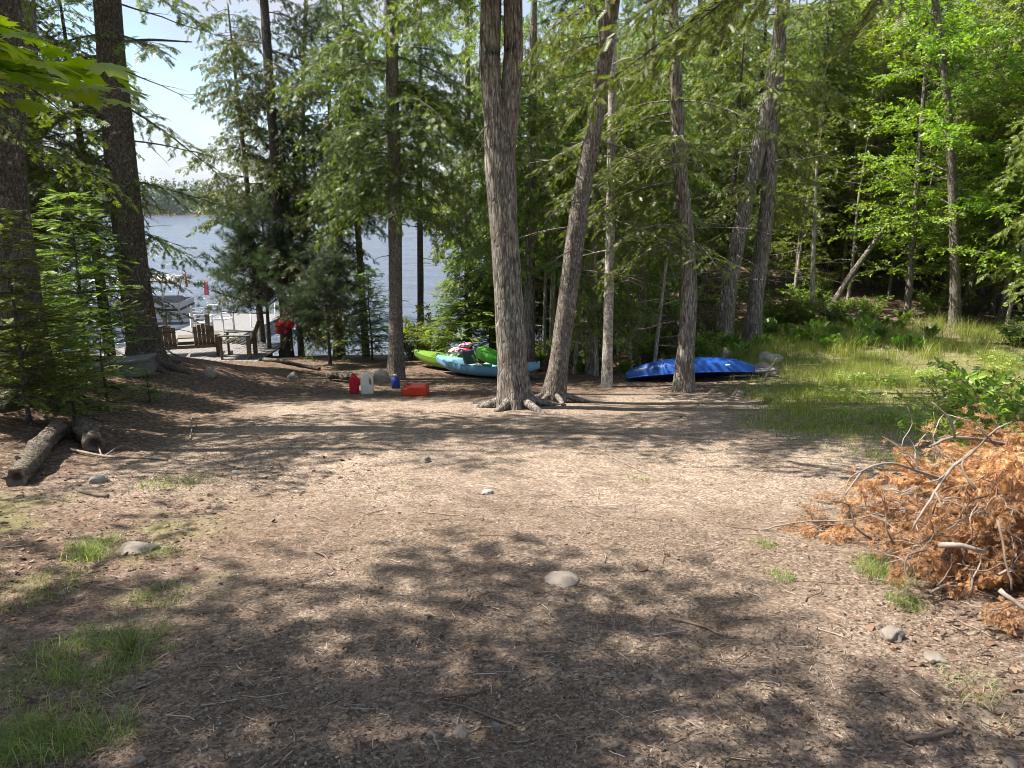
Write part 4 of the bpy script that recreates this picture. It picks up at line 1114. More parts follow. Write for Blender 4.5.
o = part("grass", mesh_np("grass", np.concatenate(Vs), [np.concatenate(Fs)], M['grass'], False)); tag(o, "thin patches of low grass on the bare soil", "grass", None, "stuff")
def tuft(u, v, n, h, w, lab, seed):
    r = np.random.default_rng(seed); c = G(u, v); q = np.column_stack([r.normal(0, .035, n), r.normal(0, .035, n), np.zeros(n)])
    V, Fq = blades("t", q, h, w, None, r, 1.5, 4); o = part("grass_tuft", mesh_np("grass_tuft", V, [Fq], M['grass'], False)); o.location = c; tag(o, lab, "grass tuft")
tuft(128, 655, 46, .15, .008, "wide bladed grass tuft at the edge of the grass patch on the left", 1)
tuft(95, 560, 60, .11, .004, "fine dark green grass tuft on the left above the other grass", 2)
tuft(48, 735, 60, .14, .005, "long bladed grass tuft in the lower left corner", 3)
tuft(768, 403, 60, .26, .006, "upright grass tuft on the soil right of the overturned kayak", 4)
tuft(736, 364, 180, .5, .010, "dense grass clump between the rocks behind the blue kayak", 6)

# ================================================================== litter on the ground (uncountable)
def flakes(name, n, y0, y1, size, stops, seed, power=1.0, zone=None, asp=(1.3, 3.2), curl=.35):
    r = np.random.default_rng(seed)
    y = y0 + (y1 - y0) * r.random(n) ** power; x = r.uniform(-1, 1, n) * (.70 * y + .35)
    if zone is not None:
        k = r.random(n) < zone(x, y); x, y = x[k], y[k]; n = len(x)
    l = size * r.lognormal(0, .45, n); w = l / r.uniform(*asp, n); az = r.uniform(0, 6.283, n)
    f = np.stack([np.cos(az), np.sin(az), r.normal(0, .22, n)], 1); up = np.array([0, 0, 1]) + r.normal(0, .3, (n, 3))
    f /= np.linalg.norm(f, axis=1)[:, None]; s = np.cross(f, up); s /= np.linalg.norm(s, axis=1)[:, None]; u2 = np.cross(s, f)
    c = np.column_stack([x, y, T(x, y) + .004 + .25 * l * np.abs(f[:, 2]) + r.uniform(0, .006, n)])
    fl, sw, uu = f * l[:, None] * .5, s * w[:, None] * .5, u2 * (l * curl * r.uniform(-.5, 1, n))[:, None] * .3
    V = np.stack([c - fl - sw * .6, c - fl + sw * .5, c + uu + sw, c + fl + sw * .45, c + fl - sw * .3, c + uu - sw], 1).reshape(-1, 3)
    i = (np.arange(n) * 6)[:, None]
    Fq = np.concatenate([i + [0, 5, 2, 1], i + [5, 4, 3, 2]])
    return mesh_np(name, V, [Fq], island_mat(name + "_colours", stops), False)
chips = [(0, (.04, .028, .020)), (.3, (.09, .067, .051)), (.6, (.162, .124, .095)), (.88, (.228, .182, .144)), (.975, (.29, .245, .2)), (1, (.42, .36, .30))]
o = part("bark_chips", flakes("bark_chips", 260000, 1.6, 8.5, .0068, chips, 1, 1.5, lambda x, y: np.clip(.14 + 1.1 * sstep(-.1, .35, fbm(x * 1.1, y * 1.1, 4, 61)) + .5 * sstep(5.5, 4, y), 0, 1))); tag(o, "fine brown bark chips covering the bare soil", "wood chips", None, "stuff")
lv = [(0, (.05, .030, .020)), (.45, (.12, .070, .046)), (.85, (.20, .125, .082)), (1, (.30, .22, .16))]
zl = lambda x, y: np.clip(sstep(-1.3, -2.6, x - .25 * (y - 4) + .3) * sstep(9.5, 7, y) + .9 * sstep(1.3, 2.2, x - .1 * (y - 3)) * sstep(4.8, 3.8, y) + .025 + .8 * sstep(12.5, 14, y), 0, 1)
o = part("leaf_litter", flakes("leaf_litter", 46000, 1.6, 20, .018, lv, 2, 1.3, zl, (1.1, 2.2), .7)); tag(o, "brown dead leaves and needles lying on the ground", "leaf litter", None, "stuff")
nd = [(0, (.07, .045, .03)), (.4, (.16, .10, .065)), (.75, (.26, .18, .12)), (1, (.38, .30, .22))]
o = part("needle_litter", flakes("needle_litter", 60000, 1.6, 9, .024, nd, 3, 1.4, lambda x, y: np.clip(sstep(-.15, .4, fbm(x * .9 + 7, y * .9, 4, 71)) + .15, 0, 1), (9, 20), .5)); tag(o, "dry conifer needles drifted over the bare soil", "needles", None, "stuff")
def twig_litter():
    r = np.random.default_rng(8); V, Fs, n = [], [], 0
    for i in range(3200):
        y = 1.6 + 9 * r.random() ** 1.3; x = r.uniform(-1, 1) * (.7 * y + .3); l = .05 * r.lognormal(0, .6); az = r.uniform(0, 6.28)
        t = np.linspace(-.5, .5, 4); p = np.stack([x + l * t * math.cos(az) + r.normal(0, .05 * l, 4), y + l * t * math.sin(az) + r.normal(0, .05 * l, 4), 0 * t], 1); p[:, 2] = T(p[:, 0], p[:, 1]) + .006 + r.uniform(0, .006)
        v, f, _ = tube_np(p, .0013 + .016 * l * r.random(), 4); V.append(v); Fs.append(f + n); n += len(v)
    o = part("twig_litter", mesh_np("twig_litter", np.concatenate(V), [np.concatenate(Fs)], island_mat("twig_litter_colours", [(0, (.07, .05, .04)), (.5, (.19, .145, .115)), (.85, (.34, .29, .24)), (1, (.5, .44, .38))])))
    tag(o, "small broken twigs strewn over the soil", "twigs", None, "stuff")
twig_litter()

# ================================================================== stones and sticks
def rock_mesh(name, size, seed, mat, sub=4, rough=.3):
    bm = bmesh.new(); bmesh.ops.create_icosphere(bm, subdivisions=sub, radius=1); r = np.random.default_rng(seed)
    co = np.array([v.co[:] for v in bm.verts])
    for k in range(9):                                             # a few broken faces
        nrm = r.normal(0, 1, 3); nrm /= np.linalg.norm(nrm); d = co @ nrm; lim = r.uniform(.62, .9)
        co = co - np.maximum(0, d - lim)[:, None] * nrm * .85
    q = 1 + rough * vnoise(co[:, 0] * 1.7 + seed, co[:, 1] * 1.7, co[:, 2] * 1.7, seed) + .09 * vnoise(co[:, 0] * 5, co[:, 1] * 6, co[:, 2] * 6, seed)
    co = co * q[:, None] * np.asarray(size) / 2
    for v, c in zip(bm.verts, co): v.co = c
    me = bpy.data.meshes.new(name); bm.to_mesh(me); bm.free(); me.materials.append(mat)
    me.polygons.foreach_set("use_smooth", np.ones(len(me.polygons), bool)); return me
def rock(u, v, wpx, hpx, lab, seed, name="stone", pale=False, group=None, sink=.3, Y=None):
    g = G(u, v) if Y is None else at(u, v, Y); s = math.hypot(g[1], CAM_Z - g[2]) / F_PX; w, h = wpx * s, hpx * s
    o = part(name, rock_mesh(name, (w, w * .8, h / (1 - sink) * .85), seed, M['rock_pale'] if pale else M['rock'])); o.location = g + [0, 0, h * (.36 - sink)]
    o.rotation_euler = (0, 0, seed * 1.3); tag(o, lab, name, group)
rock(98, 482, 20, 12, "rounded whitish stone below the log stump on the left", 1, pale=True)
rock(237, 473, 12, 5, "flat pale stone on the lit soil beside the sparse bright grass", 2, pale=True)
rock(487, 494, 13, 6, "small flat cream stone alone in the middle of the lit soil", 3, pale=True)
rock(560, 580, 46, 9, "broad low grey stone half buried in the shaded middle of the clearing", 4, sink=.42)
rock(135, 551, 42, 9, "flat grey stone beside the dark grass tuft", 5, sink=.45)
rock(461, 735, 18, 11, "small angular grey stone at the bottom edge", 6)
rock(497, 731, 9, 14, "narrow upright stone chip beside the angular one at the bottom", 7)
rock(893, 638, 28, 16, "grey stone with a grass sprig below the brush pile", 8)
rock(935, 661, 22, 8, "long flat stone right of the stone with the grass sprig", 9)
rock(140, 762, 13, 9, "small grey stone at the lower left by the grass", 10)
rock(1012, 766, 16, 10, "stone in the lower right corner", 11)
rock(640, 764, 12, 7, "little dark stone on the bottom edge right of the middle", 21)
rock(210, 376, 14, 12, "round pale rock in the low plants right of the grey box", 12, "rock", True)
rock(726, 360, 20, 22, "upright pale rock behind the right end of the blue kayak", 13, "rock", True)
rock(770, 362, 28, 16, "whitish boulder beside the dense grass clump", 14, "rock", True)
rock(764, 374, 36, 16, "sloping grey boulder below the whitish boulder", 15, "rock")
rock(738, 395, 18, 8, "flat stone lying in front of the right end of the blue kayak", 16, "rock")
rock(712, 393, 8, 6, "small pinkish stone just below the blue kayak", 17, "stone", True)
rock(293, 379, 13, 12, "tan rock in the root bank left of the red jug", 18, "rock", True)
rock(380, 368, 22, 18, "pale mossy rock behind the white jug", 19, "rock", True, Y=15.9)
rock(425, 462, 14, 8, "dark clod lying in the shade on the lit soil", 20, "clod")
r_ = np.random.default_rng(23)
for i in range(28):
    v = r_.uniform(430, 760); u = r_.uniform(100, 940) if v < 560 else r_.uniform(10, 1010)
    s = r_.uniform(2.5, 6) * (.7 + (v - 430) / 500)
    rock(u, v, s * 1.3, s * .6, "little pebble pressed into the bare soil", 50 + i, "pebble", r_.random() < .12, "pebbles scattered over the soil")

def stick(pts, r0, r1, lab, mat='dead_stick', forks=(), name="stick", group=None, seed=0, pix=True):
    """pts: pixels with height above ground"""
    r = np.random.default_rng(seed)
    W = [G(u, v) + [0, 0, h] for u, v, h in pts] if pix else [np.asarray(p) for p in pts]
    base = W[0]; q = resample(np.array(W) - base, .04)
    q[:, :2] += r.normal(0, .0025, (len(q), 2)); mb = MB(); mb.tube(q, np.linspace(r0, r1, len(q)), 7, True, .18, seed)
    for f in forks:
        Wf = np.array([(G(u, v) + [0, 0, h]) if pix else (u, v, h) for u, v, h in f]) - base
        mb.tube(resample(Wf, .04), np.linspace(r1 * 1.1, r1 * .5, len(resample(Wf, .04))), 6, True, .15, seed + 1)
    o = part(name, mb.mesh(name, M[mat])); o.location = base; tag(o, lab, "stick", group)
stick([(70, 452, .03), (105, 458, .02), (140, 459, .015), (168, 461, .012)], .016, .009, "long bent stick lying in front of the log stump", forks=[[(105, 458, .02), (122, 449, .04), (136, 452, .03)], [(102, 458, .02), (97, 447, .08), (92, 438, .12)]], seed=1)
stick([(140, 472, .01), (172, 474, .01), (205, 473, .008)], .008, .005, "thin straight stick along the sparse bright grass", seed=2)
stick([(108, 498, .02), (92, 496, .02), (78, 492, .015)], .018, .013, "short dark stub of wood near the whitish stone", 'dead_twig', seed=3)
stick([(431, 735, .012), (436, 743, .01), (440, 753, .01)], .007, .004, "short stick left of the angular stone at the bottom", seed=4)
stick([(268, 726, .012), (280, 724, .01), (291, 721, .01)], .008, .006, "stubby dark stick at the bottom left of the middle", 'dead_twig', seed=5)
stick([(131, 693, .01), (146, 688, .01), (162, 680, .008)], .0045, .003, "pale straw like stick right of the grass patch", seed=6)
stick([(618, 655, .01), (628, 662, .01), (637, 675, .008)], .0035, .002, "thin pale curved twig on the shaded soil", seed=7)
stick([(672, 620, .01), (700, 628, .01), (722, 638, .01)], .008, .004, "brown stick left of the grey stone with grass", 'dead_twig', seed=8)
stick([(905, 745, .02), (930, 742, .02), (958, 733, .015)], .010, .006, "curved dark stick near the lower right corner", 'dead_twig', seed=9, forks=[[(930, 742, .02), (938, 735, .02), (944, 736, .02)]])
stick([(315, 553, .01), (326, 560, .02), (334, 570, .01)], .006, .004, "crooked twig on the edge of the shade left of the middle", 'dead_twig', seed=10, forks=[[(326, 560, .02), (331, 553, .02)]])
stick([(455, 604, .008), (462, 600, .008)], .006, .004, "short chip of wood in the shade", seed=11)
stick([(612, 458, .01), (632, 468, .01), (650, 476, .01)], .006, .003, "pale twig lying on the lit soil right of the middle", seed=12)
stick([(190, 440, .01), (192, 432, .06), (192, 425, .10)], .010, .006, "short pale peg like stick standing on the left", seed=13)
stick([(200, 458, .01), (245, 470, .01), (300, 478, .01)], .006, .003, "long thin twig on the soil at the left", 'dead_twig', seed=14)
r_ = np.random.default_rng(29)
for i in range(30):
    v = r_.uniform(480, 760); u = r_.uniform(60, 1000); a = r_.uniform(-.5, .5); l = r_.uniform(8, 22)
    stick([(u, v, .008), (u + l * .5, v + a * l * .35 + r_.normal(0, 1), .01), (u + l, v + a * l * .6, .008)], r_.uniform(.0025, .005), .002, "small broken stick lying on the shaded soil", r_.choice(['dead_stick', 'dead_twig', 'dead_twig']), group="broken sticks strewn over the soil", seed=100 + i)

# fallen logs on the left
def log(name, a, bb, r0, r1, lab, seed, ragged=.0):
    root = thing(name, lab, "log", a); mb = MB(); q = np.linspace(0, 1, 14)[:, None] * (np.asarray(bb) - a)
    q = q + np.stack([.03 * np.sin(np.linspace(0, 4, 14) + seed), 0 * q[:, 0], .02 * np.sin(np.linspace(0, 5, 14))], 1); V, Fq, _ = tube_np(q, np.linspace(r0, r1, 14) * (1 + .07 * np.sin(np.arange(14) * 2.3)), 26, .34, seed); mb.raw(V, Fq); part("bark", mb.mesh(name, M['log']), root)
    rr_ = np.random.default_rng(seed)
    for k in range(4):
        t = rr_.uniform(.15, .85); az = rr_.uniform(0, 3.14); c = q[0] * (1 - t) + q[-1] * t; d = np.array([math.cos(az) * .4, -.3, .6 + .3 * math.sin(az)]); d /= np.linalg.norm(d)
        if seed > 2: continue
        mk = MB(); mk.tube([c + d * r0 * .8, c + d * r0 * 1.25, c + d * r0 * rr_.uniform(1.35, 1.8)], [.022, .018, .014], 8, True, .2, k)
        part("branch_stub", mk.mesh(name + "_stub", M['wood_end']), root)
    for idx, sgn in ((0, -1), (13, 1)):
        ring = V.reshape(14, 26, 3)[idx]; c = ring.mean(0); d = (q[-1] - q[0]) / np.linalg.norm(q[-1]) * sgn; rows = []
        for sc_, out_ in ((1.0, .0), (.93, .012), (.72, .004), (.5, -.03), (.3, -.09), (.02, -.12)):
            jag = rr_.normal(0, .007, 26) * (sc_ > .4); rows.append(c + (ring - c) * sc_ + d * (out_ * (r0 / .1) + jag)[:, None])
        part("cut_end", mesh_np(name + "_end", np.concatenate(rows), [grid_faces(6, 26)], M['wood_end']), root)
M['log'] = bark_mat("mossy_log_bark", (.11, .088, .068), (.22, .19, .155), (.14, .14, .10), 9, .3, 1.0, .57)
M['wood_end'] = plain("weathered_log_end", (.15, .12, .095), .9, .35, 24, bump=.6)
a = G(14, 486); c = G(62, 436)
log("fallen_log", a + [0, 0, .08], c + [0, 0, .12], .085, .105, "long mossy log lying on the ground at the left edge", 1)
a = G(94, 452); c = G(82, 432)
log("log_stump", a + [0, 0, .09], c + [0.05, -.05, .13], .105, .125, "short hollow log piece right of the long mossy log", 2)
a = G(330, 380); c = at(352, 369, 15.2)
log("split_log", a + [0, 0, .08], c + [0, 0, .16], .07, .08, "split piece of log leaning behind the red jug", 3)
log("fallen_log", at(265, 358, 18.7) + [0, 0, .18], at(318, 368, 16.5) + [0, 0, .2], .045, .04, "thin grey fallen pole at the foot of the trunk with the life vest", 4)

# ================================================================== deck and its furniture
M['deck'] = plain("weathered_deck_boards", (.19, .178, .166), .85, .25, 5, bump=.3, dirt=(.2, .18, .16))
M['chairwood'] = plain("weathered_brown_chair_wood", (.13, .105, .075), .8, .3, 7, dirt=(.2, .18, .15))
M['post'] = plain("old_post_wood", (.14, .12, .10), .85, .3, 8)
M['white_plastic'] = plain("white_plastic", (.62, .62, .62), .4, .05, 3)
M['dockmat'] = plain("sun_bleached_dock_boards", (.2, .195, .19), .8, .2, 6)
M['white_paint'] = plain("white_boat_paint", (.45, .45, .45), .35, .05, 3)
M['grey_vinyl'] = plain("grey_boat_vinyl", (.45, .45, .46), .5, .08, 4)
M['canopy'] = plain("boat_canopy_cloth", (.55, .53, .51), .8, .05, 3, trans=.15)
M['canopy_trim'] = plain("canopy_edge_cloth", (.16, .13, .13), .8, .1, 3)
M['alu'] = plain("aluminium", (.62, .62, .63), .35, .08, 5, metal=.7)
M['beige_pole'] = plain("beige_pole_paint", (.62, .55, .46), .5, .08, 5)
M['dark'] = plain("dark_rubber", (.03, .03, .033), .6, .2, 5)

DZ = -2.38
d_l = P(140, 362, 20.0); d_r = P(256, 362, 20.0)
def deck():
    x0, x1, y0, y1 = d_l[0] - 1.6, d_r[0], 20.0, 23.0
    root = thing("wooden_deck", "low weathered grey plank deck by the water with chairs on it", "deck", ((x0 + x1) / 2, (y0 + y1) / 2, DZ)); c = np.array(root.location)
    mb = MB(); r = np.random.default_rng(1); n = int((x1 - x0) / .145)
    for i in range(n):
        x = x1 - .07 - i * .145; mb.box((x + r.normal(0, .002), (y0 + y1) / 2 + r.normal(0, .012), DZ - .02 + r.normal(0, .0015)), (.136, y1 - y0, .038))
    part("decking", mb.mesh("decking", M['deck'], False, c), root, bevel=.004)
    mb = MB()
    for y in (y0 + .05, (y0 + y1) / 2, y1 - .05): mb.box(((x0 + x1) / 2, y, DZ - .125), (x1 - x0 - .05, .045, .165))
    part("frame", mb.mesh("deck_frame", M['post'], False, c), root)
    for x in (x0 + .2, (x0 + x1) / 2, x1 - .2):
        for y in (y0 + .15, y1 - .15):
            h = float(T(x, y)); mb = MB(); mb.box((x, y, (h - .2 + DZ - .21) / 2), (.1, .1, DZ - .21 - h + .2 if DZ - .21 > h - .2 else .1)); part("leg", mb.mesh("deck_leg", M['post'], False, c), root)
deck()

def adirondack_parts(root, ox, lean=.22):
    """low slatted garden chair, back towards -y, its seat facing +y"""
    mb = MB()
    for i in range(5):
        x = ox + (i - 2) * .105; top = .92 - .025 * abs(i - 2) ** 1.5
        mb.bar((x, -.20, .30), (x, -.20 - lean, top), .098, .022, (0, -1, 0))
    part("backrest", mb.mesh("backrest", M['chairwood'], False), root, bevel=.006)
    for a_, b_, w_ in (((ox - .27, -.235 - lean * .62, .70), (ox + .27, -.235 - lean * .62, .70), .05), ((ox - .27, -.25, .36), (ox + .27, -.25, .36), .07)):
        mb = MB(); mb.bar(a_, b_, w_, .025, (0, 0, 1)); part("back_rail", mb.mesh("back_rail", M['chairwood'], False), root)
    mb = MB()
    for i in range(6): mb.box((ox, -.16 + i * .10, .33 + .016 * i), (.54, .088, .022))
    part("seat", mb.mesh("seat", M['chairwood'], False), root, bevel=.004)
def arm_leg(root, x):
    mb = MB(); mb.box((x, .12, .565), (.12, .76, .024)); part("armrest", mb.mesh("armrest", M['chairwood'], False), root, bevel=.005)
    for y, z in ((.42, .55), (-.22, .55)):
        mb = MB(); mb.box((x, y, z / 2), (.09 if y > 0 else .1, .04 if y > 0 else .09, z)); part("leg", mb.mesh("leg", M['chairwood'], False), root, bevel=.005)
def double_chair():
    p1 = P(168, 345, 20.9)[0]; p2 = P(203, 345, 20.9)[0]; c = (p1 + p2) / 2; o = (p2 - p1) / 2
    root = thing("double_garden_chair", "pair of joined slatted wooden chairs with their backs to the camera", "garden chair", (c, 20.95, DZ), (0, 0, R(20)))
    for s in (-1, 1):
        adirondack_parts(root, s * o); arm_leg(root, s * (o + .33))
    mb = MB(); mb.box((0, .10, .50), (2 * o - .56, .55, .03)); part("table", mb.mesh("table", M['chairwood'], False), root)
    mb = MB(); mb.box((0, -.27, .27), (2 * o + .6, .035, .09)); mb.box((0, .40, .27), (2 * o + .6, .035, .09)); part("stretcher", mb.mesh("stretcher", M['chairwood'], False), root)
double_chair()
def side_chair():
    root = thing("garden_chair", "single slatted wooden chair seen from the side at the deck's right end", "garden chair", (P(243, 350, 20.75)[0], 20.75, DZ), (0, 0, R(96)), scale=1.12)
    adirondack_parts(root, 0, .22)
    for s in (-1, 1): arm_leg(root, s * .33)
side_chair()
def post(u, v0, v1, Y, lab):
    a, b_ = P(u, v1, Y), P(u, v0, Y); mb = MB(); mb.box((0, 0, (b_[2] - DZ) / 2), (.1, .1, b_[2] - DZ)); mb.box((0, 0, b_[2] - DZ + .015), (.115, .115, .03))
    o = part("wooden_post", mb.mesh("wooden_post", M['post'], False), bevel=.008); o.location = (a[0], Y, DZ); tag(o, lab, "post")
post(167, 315, 342, 22.85, "wooden post at the lake edge of the deck left of the white chair")
post(209, 315, 342, 22.85, "wooden post at the lake edge of the deck behind the right backrest")

# floating dock
def dock():
    xl, xr = P(190, 325, 30)[0], P(262, 325, 30)[0]; z = LAKE_Z + .48
    root = thing("floating_dock", "sun bleached pale dock reaching out from the shore", "dock", ((xl + xr) / 2, 29.6, z)); c = np.array(root.location)
    mb = MB()
    for i in range(52): mb.box(((xl + xr) / 2, 25.6 + i * .155, z - .02), (xr - xl, .146, .04))
    part("decking", mb.mesh("dock_decking", M['dockmat'], False, c), root)
    mb = MB()
    for x in (xl + .06, xr - .06): mb.box((x, 29.6, z - .15), (.08, 8.1, .2))
    part("frame", mb.mesh("dock_frame", M['grey_vinyl'], False, c), root)
    for x in (xl + .25, xr - .25):
        for y in (26.5, 29.5, 32.6):
            mb = MB(); mb.tube([(x, y, LAKE_Z - 1.6), (x, y, z + .55 if y > 27 else z - .05)], .03, 8); part("pile", mb.mesh("dock_pile", M['alu'], True, c), root)
dock()
DKZ = LAKE_Z + .48
def white_chair(u, Y, rz, lab):
    root = thing("patio_chair", lab, "patio chair", (P(u, 330, Y)[0], Y, DKZ), (0, 0, rz), scale=1.12)
    mb = MB()
    for i in range(5): mb.bar((-.24, -.2 - .02 * i, .48 + .11 * i), (.24, -.2 - .02 * i, .48 + .11 * i), .02, .075, (0, -1, 0))
    for s in (-1, 1): mb.bar((s * .25, -.18, .42), (s * .25, -.30, 1.0), .05, .03, (0, 1, 0))
    part("backrest", mb.mesh("backrest", M['white_plastic'], False), root)
    mb = MB()
    for i in range(5): mb.box((0, -.14 + .1 * i, .42), (.5, .085, .025))
    part("seat", mb.mesh("seat", M['white_plastic'], False), root)
    for s in (-1, 1):
        mb = MB(); mb.box((s * .27, .06, .64), (.06, .5, .03)); part("armrest", mb.mesh("armrest", M['white_plastic'], False), root)
        for y, z in ((.28, .63), (-.2, .45)):
            mb = MB(); mb.bar((s * .27, y, 0), (s * .26, y * .95, z), .045, .045); part("leg", mb.mesh("leg", M['white_plastic'], False), root)
white_chair(203, 27.6, R(12), "white slatted patio chair on the dock seen above the right wooden backrest")
def small_table():
    root = thing("round_table", "small round white table beside the white patio chair", "table", (P(192, 330, 27.3)[0] - .02, 27.3, DKZ)); mb = MB(); mb.lathe([(.02, .72), (.34, .72), (.35, .74), (.34, .765), (.02, .765)], (0, 0, 0), 20); part("top", mb.mesh("top", M['white_plastic']), root)
    mb = MB(); mb.lathe([(.22, 0), (.2, .03), (.04, .06), (.035, .718)], (0, 0, 0), 14); part("pedestal", mb.mesh("pedestal", M['white_plastic']), root)
white_chair(222, 28.6, R(-25), "white slatted patio chair further right on the dock")

def flag(u, v0, v1, vb, Y, lab, wide, col):
    a = P(u, vb, Y); t = P(u, v0, Y); z0 = DKZ; root = thing("marker_flag", lab, "flag", (a[0], Y, z0))
    mb = MB(); mb.tube([(0, 0, 0), (0, 0, t[2] - z0)], .008, 6); part("pole", mb.mesh("flag_pole", M['alu']), root)
    h = (P(u, v0, Y) - P(u, v1, Y))[2]; zt = t[2] - z0
    u_, w_ = np.meshgrid(np.linspace(0, 1, 8), np.linspace(0, 1, 10)); V = np.stack([.012 + u_ * wide, .05 * np.sin(u_ * 5 + w_ * 2) * u_, zt - w_ * h], -1).reshape(-1, 3)
    o = part("cloth", mesh_np("flag_cloth", V, [grid_faces(10, 8, False)], M[col]), root); m = o.modifiers.new("thick", 'SOLIDIFY'); m.thickness = .006
M['pink'] = plain("pink_flag_cloth", (.80, .10, .26), .8, .1, 5, trans=.35)
M['redflag'] = plain("red_flag_cloth", (.72, .05, .09), .8, .1, 5, trans=.3)
flag(207.5, 281, 295, 330, 30.5, "pink cloth flag on a thin pole on the dock", .17, 'pink')
flag(189.5, 272, 287, 330, 31.5, "narrow red flag on a thin pole beside the boat canopy", .08, 'redflag')

def pontoon_boat():
    Y = 32.2; cx = P(128, 320, Y)[0]; root = thing("pontoon_boat", "pontoon boat with a pale canopy moored beside the dock", "boat", (cx, Y, LAKE_Z), (0, 0, R(8))); L2 = 2.75
    for y in (-.85, .85):
        mb = MB(); mb.tube([(-L2 - .1, y, .12), (-L2 + .2, y, .1), (L2 - .5, y, .1), (L2 - .1, y, .22), (L2 + .15, y, .42)], [.30, .33, .33, .25, .06], 18); part("pontoon", mb.mesh("pontoon", M['alu']), root)
    mb = MB(); mb.box((0, 0, .47), (5.5, 2.4, .09)); part("platform", mb.mesh("platform", M['grey_vinyl'], False), root)
    mb = MB(); 
    for y in (-1.16, 1.16): mb.box((-.1, y, .86), (5.0, .045, .62))
    for x in (-2.62, 2.42): mb.box((x, 0, .86), (.045, 2.28, .62))
    part("fence", mb.mesh("fence", M['white_paint'], False), root, bevel=.01)
    mb = MB()
    for y in (-1.19, 1.19): mb.box((-.1, y, .93), (4.9, .012, .10))
    mb.box((2.45, 0, .93), (.012, 2.2, .10)); part("stripe", mb.mesh("stripe", M['dark'], False), root)
    mb = MB()
    for y in (-1.16, 1.16): mb.tube([(-2.62, y, 1.19), (2.42, y, 1.19)], .022, 6)
    mb.tube([(2.42, -1.16, 1.19), (2.42, 1.16, 1.19)], .022, 6); part("rail", mb.mesh("rail", M['alu']), root)
    for x in (-1.6, 1.3):
        mb = MB(); mb.box((x, .72, .72), (1.5, .6, .40)); mb.box((x, 1.0, 1.08), (1.5, .16, .42)); part("seat", mb.mesh("boat_seat", M['grey_vinyl'], False), root, bevel=.05)
    mb = MB(); mb.box((.2, -.6, .85), (.5, .7, .66)); mb.bar((.2, -.6, 1.18), (.4, -.6, 1.45), .6, .02, (1, 0, 0)); part("console", mb.mesh("console", M['white_paint'], False), root, bevel=.04)
    x_, y_ = np.meshgrid(np.linspace(-1.0, 2.35, 14), np.linspace(-1.2, 1.2, 12)); z_ = 2.28 - .16 * (y_ / 1.2) ** 2 - .10 * ((x_ - .65) / 1.7) ** 4
    o = part("canopy", mesh_np("canopy", np.stack([x_, y_, z_], -1).reshape(-1, 3), [grid_faces(12, 14, False)], M['canopy']), root); m = o.modifiers.new("thick", 'SOLIDIFY'); m.thickness = .03
    mb = MB(); mb.tube(np.stack([np.full(12, 2.36), np.linspace(-1.2, 1.2, 12), 2.15 - .16 * np.linspace(-1, 1, 12) ** 2], 1), .035, 6)
    mb.tube(np.stack([np.linspace(-1, 2.35, 12), np.full(12, -1.21), 2.10 - .10 * ((np.linspace(-1, 2.35, 12) - .65) / 1.7) ** 4], 1), .035, 6); part("canopy_edge", mb.mesh("canopy_edge", M['canopy_trim']), root)
    for y in (-1.14, 1.14):
        for x, xt in ((1.75, 2.05), (1.15, 1.1), (-.4, -.8)):
            mb = MB(); mb.tube([(x, y, 1.2), (xt, y, 2.1)], .025, 7); part("canopy_pole", mb.mesh("canopy_pole", M['beige_pole']), root)
pontoon_boat()

# grey box left of the deck
def grey_box():
    Y = 13.0; a = P(128, 380, Y); c = onground(a[0] - .1, Y); root = thing("storage_box", "low grey wooden box with a sloping lid among the firs", "box", c, (R(-2), R(-5), R(14)))
    mb = MB(); mb.box((0, 0, .06), (1.02, .62, .24)); part("body", mb.mesh("box_body", M['boxgrey'], False), root, bevel=.006)
    mb = MB(); mb.box((0, 0, .206), (1.1, .70, .045)); part("lid", mb.mesh("box_lid", M['boxgrey'], False), root, bevel=.008)
M['boxgrey'] = plain("grey_painted_boards", (.16, .165, .17), .75, .2, 6, dirt=(.18, .16, .13))
grey_box()

# red life vest hanging on the trunk by the lake
def life_vest():
    b = G(287, 357); Y = b[1] - .42; c = P(284.5, 325, Y); root = thing("life_vest", "bright red life vest hanging on the tall thin trunk", "life vest", c, (0, R(14), R(-12)), scale=1.25)
    for s, z in ((-1, 0), (1, .07)):
        bm = bmesh.new(); bmesh.ops.create_cube(bm, size=1); bmesh.ops.bevel(bm, geom=bm.edges[:], offset=.3, segments=4, affect='EDGES')
        for v in bm.verts:
            v.co = Vector((v.co.x * .17 * (1 + .25 * (v.co.z < 0)), v.co.y * .10, v.co.z * .46)); v.co += Vector((s * .095 + .03 * math.sin(v.co.z * 9), .02 * math.sin(v.co.z * 14 + s), z - .02))
        me = bpy.data.meshes.new("vest_panel"); bm.to_mesh(me); bm.free(); me.materials.append(M['vest']); me.polygons.foreach_set("use_smooth", np.ones(len(me.polygons), bool)); part("panel", me, root)
    mb = MB(); mb.tube([(-.09, .02, .2), (-.04, .06, .36), (.05, .1, .42), (.10, .06, .36), (.1, .02, .26)], .035, 8); part("collar", mb.mesh("collar", M['vest']), root)
    mb = MB(); mb.box((0, -.058, -.05), (.30, .012, .035)); part("strap", mb.mesh("strap", M['dark'], False), root)
M['vest'] = plain("red_vest_cloth", (.62, .02, .022), .7, .2, 9, bump=.4)
life_vest()

